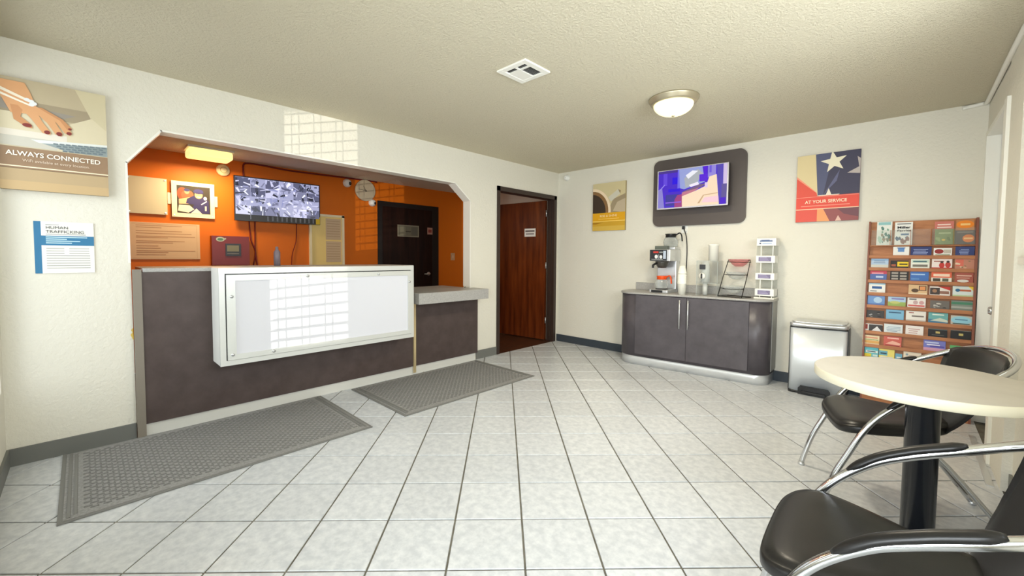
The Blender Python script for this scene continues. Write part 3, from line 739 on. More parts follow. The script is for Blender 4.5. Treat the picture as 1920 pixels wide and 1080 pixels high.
def cdoor(x0, x1, hx):
    m = MB(); th = 0.010
    vs = []
    for z in (0.13, 0.797):
        vs += [(x0, cfy(x0) - th, z), (x1, cfy(x1) - th, z), (x1, cfy(x1) + 0.004, z), (x0, cfy(x0) + 0.004, z)]
    m.add(vs, [(0, 1, 5, 4), (1, 2, 6, 5), (2, 3, 7, 6), (3, 0, 4, 7), (4, 5, 6, 7), (3, 2, 1, 0)], LAM2)
    d = m.build('door', cb)
    y = cfy(hx) - th
    m = MB(); m.tube([(hx, y - 0.028, 0.47), (hx, y - 0.028, 0.775)], 0.007, STEEL, 10)
    for z in (0.50, 0.745): m.tube([(hx, y, z), (hx, y - 0.028, z)], 0.005, STEEL, 8)
    m.build('handle', d)['label'] = 'brushed steel bar handle'
cdoor(1.455, 2.004, 1.945); cdoor(2.008, 2.578, 2.03)
mb = MB(); mb.box((xr - 0.002, -0.20, 0.125), (xr + 0.004, -0.016, 0.805), mat('side_grey', (150, 150, 146), 0.5)); mb.build('side_panel', cb)['label'] = 'lighter grey side panel'

Z = 0.826
# coffee maker
cm = thing('coffee_maker', (1.65, -0.16, Z), 'steel drip coffee maker with a dark control panel on the cabinet', 'coffee maker')
x0, x1 = 1.555, 1.755
mb = MB(); mb.box((x0 - 0.005, -0.315, Z), (x1 + 0.005, -0.03, Z + 0.035), STEEL, 0.006); mb.build('base', cm)
mb = MB(); mb.lathe([(0.068, 0), (0.068, 0.008), (0.062, 0.010)], ((x0 + x1) / 2, -0.225, Z + 0.035), BLACKP, 24); mb.build('warmer_plate', cm)
mb = MB(); mb.box((x0 + 0.02, -0.319, Z + 0.005), (x1 - 0.05, -0.314, Z + 0.030), BLACKP); mb.build('base_label', cm)
mb = MB(); mb.box((x0, -0.125, Z + 0.035), (x1 + 0.02, -0.03, Z + 0.36), STEEL, 0.006); mb.build('column', cm)
mb = MB(); mb.box((x0 - 0.005, -0.32, Z + 0.355), (x1 + 0.028, -0.03, Z + 0.485), STEEL, 0.006); mb.build('head', cm)
mb = MB(); mb.box((x0, -0.327, Z + 0.36), (x1 - 0.005, -0.319, Z + 0.48), pm((40, 42, 46), 0.3)); cp = mb.build('control_panel', cm)
fr = FR((x0, -0.327, Z + 0.36), (1, 0, 0))
art(cp, fr, 0.0, [(RC(0.04, 0.085, 0.10, 0.105), (196, 60, 52)), (RC(0.11, 0.088, 0.15, 0.10), (150, 152, 152)), (RC(0.155, 0.02, 0.185, 0.11), (180, 190, 206)), (ell(0.075, 0.045, 0.018, 0.022, 12), (226, 226, 224)), (ell(0.13, 0.042, 0.016, 0.02, 12), (214, 216, 218)), (RC(0.02, 0.012, 0.15, 0.018), (170, 172, 172)), (RC(0.095, 0.02, 0.11, 0.07), (120, 124, 130))])
mb = MB(); mb.box((x0 + 0.03, -0.27, Z + 0.485), (x1 - 0.03, -0.20, Z + 0.525), pm((92, 98, 90)), 0.004); mb.build('lid', cm)
mb = MB(); mb.box((x0 + 0.0, -0.20, Z + 0.485), (x1 + 0.028, -0.04, Z + 0.515), STEEL, 0.006); mb.build('top_warmer', cm)
mb = MB(); mb.lathe([(0.075, 0.0), (0.072, -0.02), (0.06, -0.05), (0.045, -0.075), (0.0, -0.078)], ((x0 + x1) / 2, -0.225, Z + 0.355), pm((70, 66, 62), 0.3), 24); fb = mb.build('filter_basket', cm)
mb = MB(); mb.tube([((x0 + x1) / 2 - 0.035, -0.29, Z + 0.33), ((x0 + x1) / 2 - 0.05, -0.34, Z + 0.31), ((x0 + x1) / 2 - 0.052, -0.345, Z + 0.28)], 0.012, BLACKP, 8); mb.build('basket_handle', fb)
def carafe(cx, cy, z, col, label, ang, k=1.0):
    t = thing('carafe', (cx, cy, z), label, 'carafe', 'glass coffee carafes')
    K = lambda P: [(r * k, h * k) for r, h in P]
    m = MB(); m.lathe(K([(0.0, 0.001), (0.055, 0.0), (0.066, 0.015), (0.070, 0.045), (0.062, 0.078), (0.045, 0.098), (0.043, 0.10), (0.060, 0.078), (0.068, 0.045), (0.064, 0.016), (0.054, 0.003), (0.0, 0.004)]), (cx, cy, z), GLASS, 28); m.build('bowl', t)
    m = MB(); m.lathe(K([(0.046, 0.093), (0.050, 0.096), (0.049, 0.118), (0.055, 0.13), (0.050, 0.13), (0.044, 0.118), (0.044, 0.094)]), (cx, cy, z), col, 28); m.build('collar', t)
    m = MB(); dx, dy = math.cos(R(ang)) * k, math.sin(R(ang)) * k
    m.tube([(cx + dx * 0.046, cy + dy * 0.046, z + 0.112 * k), (cx + dx * 0.085, cy + dy * 0.085, z + 0.135 * k), (cx + dx * 0.105, cy + dy * 0.105, z + 0.115 * k), (cx + dx * 0.114, cy + dy * 0.114, z + 0.055 * k)], lambda q: (0.011, 0.007), col, 8); m.build('handle', t)
ORG = mat('orange_plastic', (232, 84, 28), 0.35)
carafe((x0 + x1) / 2, -0.225, Z + 0.046, ORG, 'glass carafe with an orange collar inside the coffee maker', -10, 1.08)
carafe(1.705, -0.125, Z + 0.5155, BLACKP, 'glass carafe with a black collar on top of the coffee maker', 0, 1.15)

# cups
t = thing('cup_stack', (1.925, -0.33, Z), 'tall stack of nested white foam cups beside the coffee maker', 'cups')
mb = MB(); pr = [(0.0, 0.0), (0.036, 0.0), (0.043, 0.115)]
for k in range(8): pr += [(0.0465, 0.118 + k * 0.013), (0.0465, 0.124 + k * 0.013), (0.0435, 0.125 + k * 0.013)]
pr += [(0.042, 0.222), (0.0, 0.215)]
mb.lathe(pr, (1.925, -0.33, Z), FOAM, 28); mb.build('cups', t)
mb = MB(); mb.lathe([(0.044, 0.0), (0.046, 0.004), (0.044, 0.008), (0.030, 0.085), (0.0, 0.085)], (1.925, -0.33, Z + 0.2235), FOAM, 28)
tag(mb.build('foam_cup', loc=(1.925, -0.33, Z + 0.2235)), 'single white foam cup upside down on top of the tall cup stack', 'cup')

# cereal dispenser
cd = thing('cereal_dispenser', (2.16, -0.20, Z), 'clear acrylic dispenser box with a white cylinder on top', 'dispenser')
a0, a1, b0, b1 = 2.058, 2.264, -0.29, -0.10
mb = MB()
for q in ((a0, b0, a0 + 0.005, b1), (a1 - 0.005, b0, a1, b1), (a0 + 0.005, b1 - 0.005, a1 - 0.005, b1), (a0 + 0.005, b0, a1 - 0.005, b0 + 0.005)):
    mb.box((q[0], q[1], Z + 0.13), (q[2], q[3], Z + 0.365), CLEAR)
mb.box((a0 + 0.005, b0 + 0.005, Z + 0.13), (a1 - 0.005, b1 - 0.005, Z + 0.136), CLEAR); mb.build('housing', cd)
for q in ((a0, b0, a0 + 0.006, b1), (a1 - 0.006, b0, a1, b1)):
    mb = MB(); mb.box((q[0], q[1], Z), (q[2], q[3], Z + 0.13), CLEAR); mb.build('leg', cd)
fr = FR((a0, b0, Z), (1, 0, 0))
mb = MB()
for q in ((0, 0, 0.004, 0.365), (0, 0.361, 0.21, 0.365), (0.206, 0.13, 0.21, 0.365), (0, 0.13, 0.21, 0.134)): fbox(mb, fr, *q, -0.001, 0.002, mat('edge_grey', (170, 176, 172), 0.3))
mb.build('edges', cd)
mb = MB(); mb.lathe([(0.048, 0.0), (0.048, 0.155), (0.055, 0.16), (0.055, 0.17), (0.0, 0.172)], (2.188, -0.18, Z + 0.367), FOAM, 28); mb.build('hopper', cd)
mb = MB(); mb.lathe([(0.042, 0.14), (0.042, 0.30), (0.03, 0.36)], (2.130, -0.235, Z), mat('frosted', (226, 228, 222), 0.4, trans=0.3), 20); mb.build('chute', cd)
mb = MB(); mb.lathe([(0.024, 0.005), (0.024, 0.14)], (2.130, -0.235, Z), mat('frosted', (226, 228, 222), 0.4, trans=0.3), 20); mb.build('spout', cd)
mb = MB(); fbox(mb, fr, 0.032, 0.275, 0.09, 0.325, 0.002, 0.005, pm((56, 58, 62))); mb.build('label_plate', cd)
mb = MB(); mb.lathe([(0.032, 0), (0.032, -0.006), (0.0, -0.008)], fr.p(0.058, 0.205, 0.001), FOAM, 20, 'y'); kn = mb.build('dial', cd)
mb = MB(); mb.box(fr.p(0.050, 0.178, 0.008), fr.p(0.064, 0.232, 0.026), BLACKP, 0.004); mb.build('knob', kn)

# wire bowl rack with three glass bowls
br = thing('bowl_rack', (2.398, -0.225, Z), 'black wire rack holding three glass bowls one above another', 'rack', rz=R(-16))
hw = 0.124
WIRE = mat('black_wire', (52, 48, 44), 0.3, 0.6)
def lp(u, h): return (u, -0.06 + 0.40 * h, 0.006 + h)
mb = MB(); mb.tube([(-hw, 0.10, 0.006), (-hw, -0.06, 0.006), (-hw, -0.06 + 0.075, 0.19), (-hw + 0.01, 0.09, 0.372), (hw - 0.01, 0.09, 0.372), (hw, -0.06 + 0.075, 0.19), (hw, -0.06, 0.006), (hw, 0.10, 0.006)], 0.0045, WIRE, 8, sub=1); mb.build('frame', br, local=True)
mb = MB(); mb.tube([(hw, 0.10, 0.006), (-hw, 0.10, 0.006)], 0.0045, WIRE, 8); mb.tube([(-hw, -0.06, 0.006), (hw, -0.06, 0.006)], 0.0045, WIRE, 8); mb.build('foot_bar', br, local=True)
bowls = ((0.055, 0.002, GLASS, 'glass bowl in the lowest ring of the wire rack', 0.098), (0.195, 0.050, GLASS, 'glass bowl in the middle ring of the wire rack', 0.096), (0.325, 0.090, PINKG, 'pink tinted bowl in the top ring of the wire rack', 0.098))
ca, sa = math.cos(R(-16)), math.sin(R(-16))
for h, yy, g, lab, rr in bowls:
    mb = MB(); mb.tube([(rr * math.cos(R(a)), yy + rr * math.sin(R(a)), h + 0.03) for a in range(0, 360, 30)], 0.0035, WIRE, 6, sub=3, closed=True)
    for sg in (-1, 1): mb.tube([(sg * rr, yy, h + 0.03), (sg * hw, max(-0.06 + 0.40 * (h + 0.03), -0.06), h + 0.03)], 0.0035, WIRE, 6)
    mb.build('ring', br, local=True)
    wx, wy = 2.398 + ca * 0 - sa * yy, -0.225 + sa * 0 + ca * yy
    mb = MB(); r0 = rr - 0.006
    mb.lathe([(0.0, -0.022), (0.035, -0.022), (0.06, -0.005), (r0 - 0.004, 0.03), (r0 + 0.010, 0.052), (r0 + 0.007, 0.052), (r0 - 0.008, 0.03), (0.056, -0.002), (0.033, -0.018), (0.0, -0.018)], (wx, wy, Z + 0.006 + h), g, 28)
    tag(mb.build('glass_bowl', loc=(wx, wy, Z + 0.006 + h - 0.022)), lab, 'bowl', 'glass bowls in the wire rack')

# acrylic tower of label boxes
tw = thing('condiment_tower', (2.67, -0.14, Z), 'white and clear acrylic tower with three purple labels and a printed top', 'organizer')
x0, x1, yb, yf = 2.588, 2.745, -0.045, -0.20
mb = MB(); mb.box((x0 - 0.008, yf - 0.012, Z), (x1 + 0.008, yb + 0.005, Z + 0.014), FOAM, 0.003); mb.build('base', tw)
mb = MB()
for q in ((x0, x0 + 0.004), (x1 - 0.004, x1)): mb.box((q[0], yf + 0.012, Z + 0.014), (q[1], yb, Z + 0.585), CLEAR)
mb.box((x0 + 0.004, yb - 0.004, Z + 0.014), (x1 - 0.004, yb, Z + 0.585), CLEAR); mb.build('side_wall', tw)
PUR = pm((128, 120, 150))
fr = FR((x0, yf, Z), (1, 0, 0))
for z0, z1 in ((0.028, 0.098), (0.185, 0.252), (0.350, 0.420)):
    mb = MB(); mb.box((x0 - 0.003, yf, Z + z0), (x1 + 0.003, yb - 0.012, Z + z1), WHITE, 0.004); tr_ = mb.build('tray', tw)
    items = [(RC(0.022, z0 + 0.014, 0.128, z1 - 0.014), PUR)] + [(RC(0.032, z0 + 0.022 + 0.012 * k, 0.112 - 0.01 * k, z0 + 0.027 + 0.012 * k), (172, 164, 196)) for k in range(3)]
    art(tr_, fr, 0.0, items, 'label')
for u in (0.04, 0.14):
    mb = MB(); mb.box((x0 + u - 0.003, yf + 0.008, Z + 0.014), (x0 + u + 0.003, yf + 0.013, Z + 0.52), WHITE); mb.build('upright', tw)
mb = MB(); mb.box((x0, yf, Z + 0.515), (x1 + 0.008, yb, Z + 0.588), WHITE, 0.004); tp = mb.build('top_box', tw)
art(tp, fr, 0.0, [(RC(0.028, 0.555, 0.135, 0.568), (90, 110, 150)), (RC(0.04, 0.568, 0.11, 0.573), (70, 90, 130)), (RC(0.024, 0.532, 0.04, 0.545), (70, 80, 110)), (RC(0.05, 0.534, 0.13, 0.542), (150, 176, 210))])

# trash can
tc = thing('trash_can', (3.10, -0.16, 0), 'stainless steel step trash can between cabinet and brochure rack', 'trash can')
def tc_out(o, n=8):
    a, b, f0, f1 = 2.905 - o, 3.312 + o, -0.300 - o, -0.250 - o
    r = 0.035
    pts = [(b, -0.035)] + [(b - r + r * math.cos(R(-90 * i / n)), f1 + r + r * math.sin(R(-90 * i / n))) for i in range(n + 1)]
    for i in range(1, 8):
        k = i / 8; pts.append((b - r + (a + r - b + r) * k, f1 + (f0 - f1) * k - 0.012 * math.sin(math.pi * k)))
    pts += [(a + r + r * math.cos(R(-90 - 90 * i / n)), f0 + r + r * math.sin(R(-90 - 90 * i / n))) for i in range(n + 1)] + [(a, -0.035)]
    return pts
mb = MB(); mb.prism(tc_out(0.0), 'z', 0.012, 0.60, CANS, True); mb.build('body', tc)
mb = MB(); mb.prism(tc_out(0.004), 'z', 0.0, 0.022, BLACKP, True); mb.prism(tc_out(0.003), 'z', 0.597, 0.607, BLACKP, True)
for xx in (2.899, 3.311): mb.box((xx, -0.265 if xx < 3 else -0.215, 0.02), (xx + 0.007, -0.035, 0.60), BLACKP)
mb.build('black_trim', tc)
mb = MB(); mb.prism(tc_out(0.004), 'z', 0.607, 0.64, STEEL, True); mb.prism(tc_out(-0.012), 'z', 0.64, 0.652, STEEL, True); mb.build('lid', tc)
mb = MB(); mb.prism([(2.985, 0.0), (3.215, 0.0), (3.215, 0.055), (3.20, 0.075), (3.0, 0.075), (2.985, 0.055)], 'y', -0.30, -0.325, BLACKP); mb.box((3.01, -0.345, 0.014), (3.19, -0.32, 0.035), BLACKP, 0.005); mb.build('pedal', tc)

# ------------------------------------------------------------------ brochure rack
kx = (0.24 - 0.06) / 1.545
RO = Vector((3.41, -0.24, 0.0)); RV = Vector((0, kx, 1)).normalized()
rf = FR(RO, (1, 0, 0), RV)                   # front face of the rack board
RW = 0.632; RH = 1.552
rk = thing('brochure_rack', (3.72, -0.2, 0), 'tall oak brown brochure rack leaning on the wall, filled with leaflets', 'rack')
mb = MB(); fbox(mb, rf, 0, 0.0, RW, RH, -0.045, -0.032, RACKW); mb.build('back_board', rk)
for u0, u1 in ((0.0, 0.012), (RW - 0.014, RW)):
    mb = MB(); fbox(mb, rf, u0, 0.0, u1, RH if u0 else RH, -0.032, 0.006, mat('rack_side', (134, 78, 58), 0.5)); mb.build('side_board', rk)
rows = [1.262, 1.158, 1.054, 0.946, 0.840, 0.730, 0.620, 0.508, 0.402, 0.296, 0.190]
for t0 in rows:
    mb = MB(); fbox(mb, rf, 0.012, t0 - 0.024, RW - 0.014, t0, -0.003, 0.003, RACKW); sh = mb.build('shelf_lip', rk)
    mb = MB(); fbox(mb, rf, 0.012, t0 - 0.028, RW - 0.014, t0 - 0.024, -0.032, -0.002, RACKW); mb.build('shelf_floor', sh)
mb = MB(); fbox(mb, rf, 0.012, 0.0, RW - 0.014, 0.15, -0.004, 0.004, RACKW); mb.build('bottom_panel', rk)
mb = MB(); fbox(mb, rf, 0.012, 1.337, RW - 0.014, 1.345, -0.032, 0.002, RACKW); mb.build('upper_shelf', rk)
for k in range(5):
    mb = MB(); fbox(mb, rf, 0.020 + k * 0.1215, 1.347, 0.020 + k * 0.1215 + 0.113, 1.475, 0.0, 0.003, CLEAR); mb.build('pocket', rk)['label'] = 'clear acrylic pocket'
for k in range(1, 5):
    mb = MB(); fbox(mb, rf, 0.0165 + k * 0.1215, 1.345, 0.0185 + k * 0.1215, 1.475, -0.032, 0.003, RACKW); mb.build('divider', rk)

def brochure(x0, x1, b, t, lab, bg_, items, drop=0.022, depth=-0.0105, tilt=0.0):
    # items in 0..1 of the visible part; drop is how far it goes down into the pocket
    u0, u1 = x0 - RO.x, x1 - RO.x
    bu = b - drop
    t_ = thing('brochure', rf.p((u0 + u1) / 2, bu, depth), lab, 'brochure', 'brochures in the oak rack')
    f2 = FR(rf.p(u0, b, depth), rf.u * math.cos(tilt) + rf.v * math.sin(tilt), rf.v * math.cos(tilt) - rf.u * math.sin(tilt))
    w_, h_ = u1 - u0, t - b
    m = MB(); fbox(m, f2, 0, -drop, w_, h_, -0.004, 0.0, pm(bg_)); m.build('leaflet', t_)
    it = [([(a * w_, c * h_) for a, c in pts], col) for pts, col in items]
    if it: art(t_, f2, 0.0, it)
    return t_, f2, w_, h_
B = lambda a, b, c, d, col: (RC(a, b, c, d), col)
def scrib(n, col, a=0.1, b=0.9, lo=0.15, hi=0.8):
    return [B(a + random.random() * 0.1, lo + (hi - lo) * k / n, b - random.random() * 0.25, lo + (hi - lo) * (k + 0.45) / n, col) for k in range(n)]
w1, gy = (236, 236, 230), (120, 124, 126)
def blobs(n, cols, lo=0.0, hi=1.0):
    out = []
    for k in range(n):
        cx, cy, r = random.uniform(0.15, 0.85), random.uniform(lo + 0.12, hi - 0.12), random.uniform(0.05, 0.12)
        pts = [(min(0.98, max(0.02, cx + r * 1.2 * math.cos(a + random.random()))), min(hi - 0.02, max(lo + 0.02, cy + r * math.sin(a + random.random() * 0.5)))) for a in (0, 1.26, 2.5, 3.8, 5.0)]
        out.append((pts, random.choice(cols)))
    return out
# tall pocket row
brochure(3.462, 3.558, 1.349, 1.549, 'tall white map leaflet with green line drawing, top left of rack', (226, 230, 222), [B(0.1, 0.86, 0.9, 0.98, (140, 190, 190))] + blobs(16, [(120, 160, 140), (90, 130, 120), (180, 205, 190), (150, 140, 120)], 0, 0.85), 0.0)
_, f2, w_, h_ = brochure(3.575, 3.682, 1.349, 1.54, 'tall white leaflet with bold black title, second in the top row', w1, [B(0.12, 0.9, 0.9, 0.94, gy)] + blobs(8, [(120, 160, 190), (150, 120, 110), (90, 110, 130), (180, 170, 160)], 0.0, 0.5) + [B(0.35, 0.42, 0.8, 0.5, (100, 130, 160))], 0.0)
text(f2, 'Miller', 0.014, h_ * 0.72, 0.026, 0.0045, pm((24, 24, 26)), _, width=0.08, bold=0.0008)
text(f2, 'Ferries', 0.014, h_ * 0.59, 0.022, 0.0045, pm((24, 24, 26)), _, width=0.082, bold=0.0006)
brochure(3.808, 3.913, 1.349, 1.535, 'tall leaflet with a pink red heading, behind the green one', (206, 120, 106), scrib(2, (240, 214, 204), lo=0.72, hi=0.95), 0.0, -0.018)
brochure(3.810, 3.919, 1.349, 1.472, 'olive green leaflet in the fourth pocket of the top row', (130, 146, 96), [B(0.2, 0.7, 0.8, 0.78, (186, 196, 150))] + blobs(5, [(104, 122, 74), (158, 170, 118)], 0.0, 0.6) + [(ell(0.45, 0.3, 0.1, 0.06, 12), (226, 190, 90))], 0.0, -0.008)
brochure(3.924, 4.020, 1.349, 1.54, 'tall leaflet with a bright orange oval heading, top right of rack', (196, 132, 76), [(ell(0.5, 0.82, 0.48, 0.16, 24), (238, 136, 28)), B(0.25, 0.78, 0.78, 0.86, (252, 206, 130))], 0.0, -0.018)
brochure(3.921, 4.024, 1.349, 1.458, 'dark leaflet with an orange badge in the last top pocket', (92, 84, 78), [(ell(0.68, 0.42, 0.3, 0.28, 20), (228, 126, 40)), B(0.45, 0.36, 0.9, 0.48, (250, 200, 130)), B(0.1, 0.8, 0.9, 0.92, (130, 122, 114))], 0.0, -0.008)
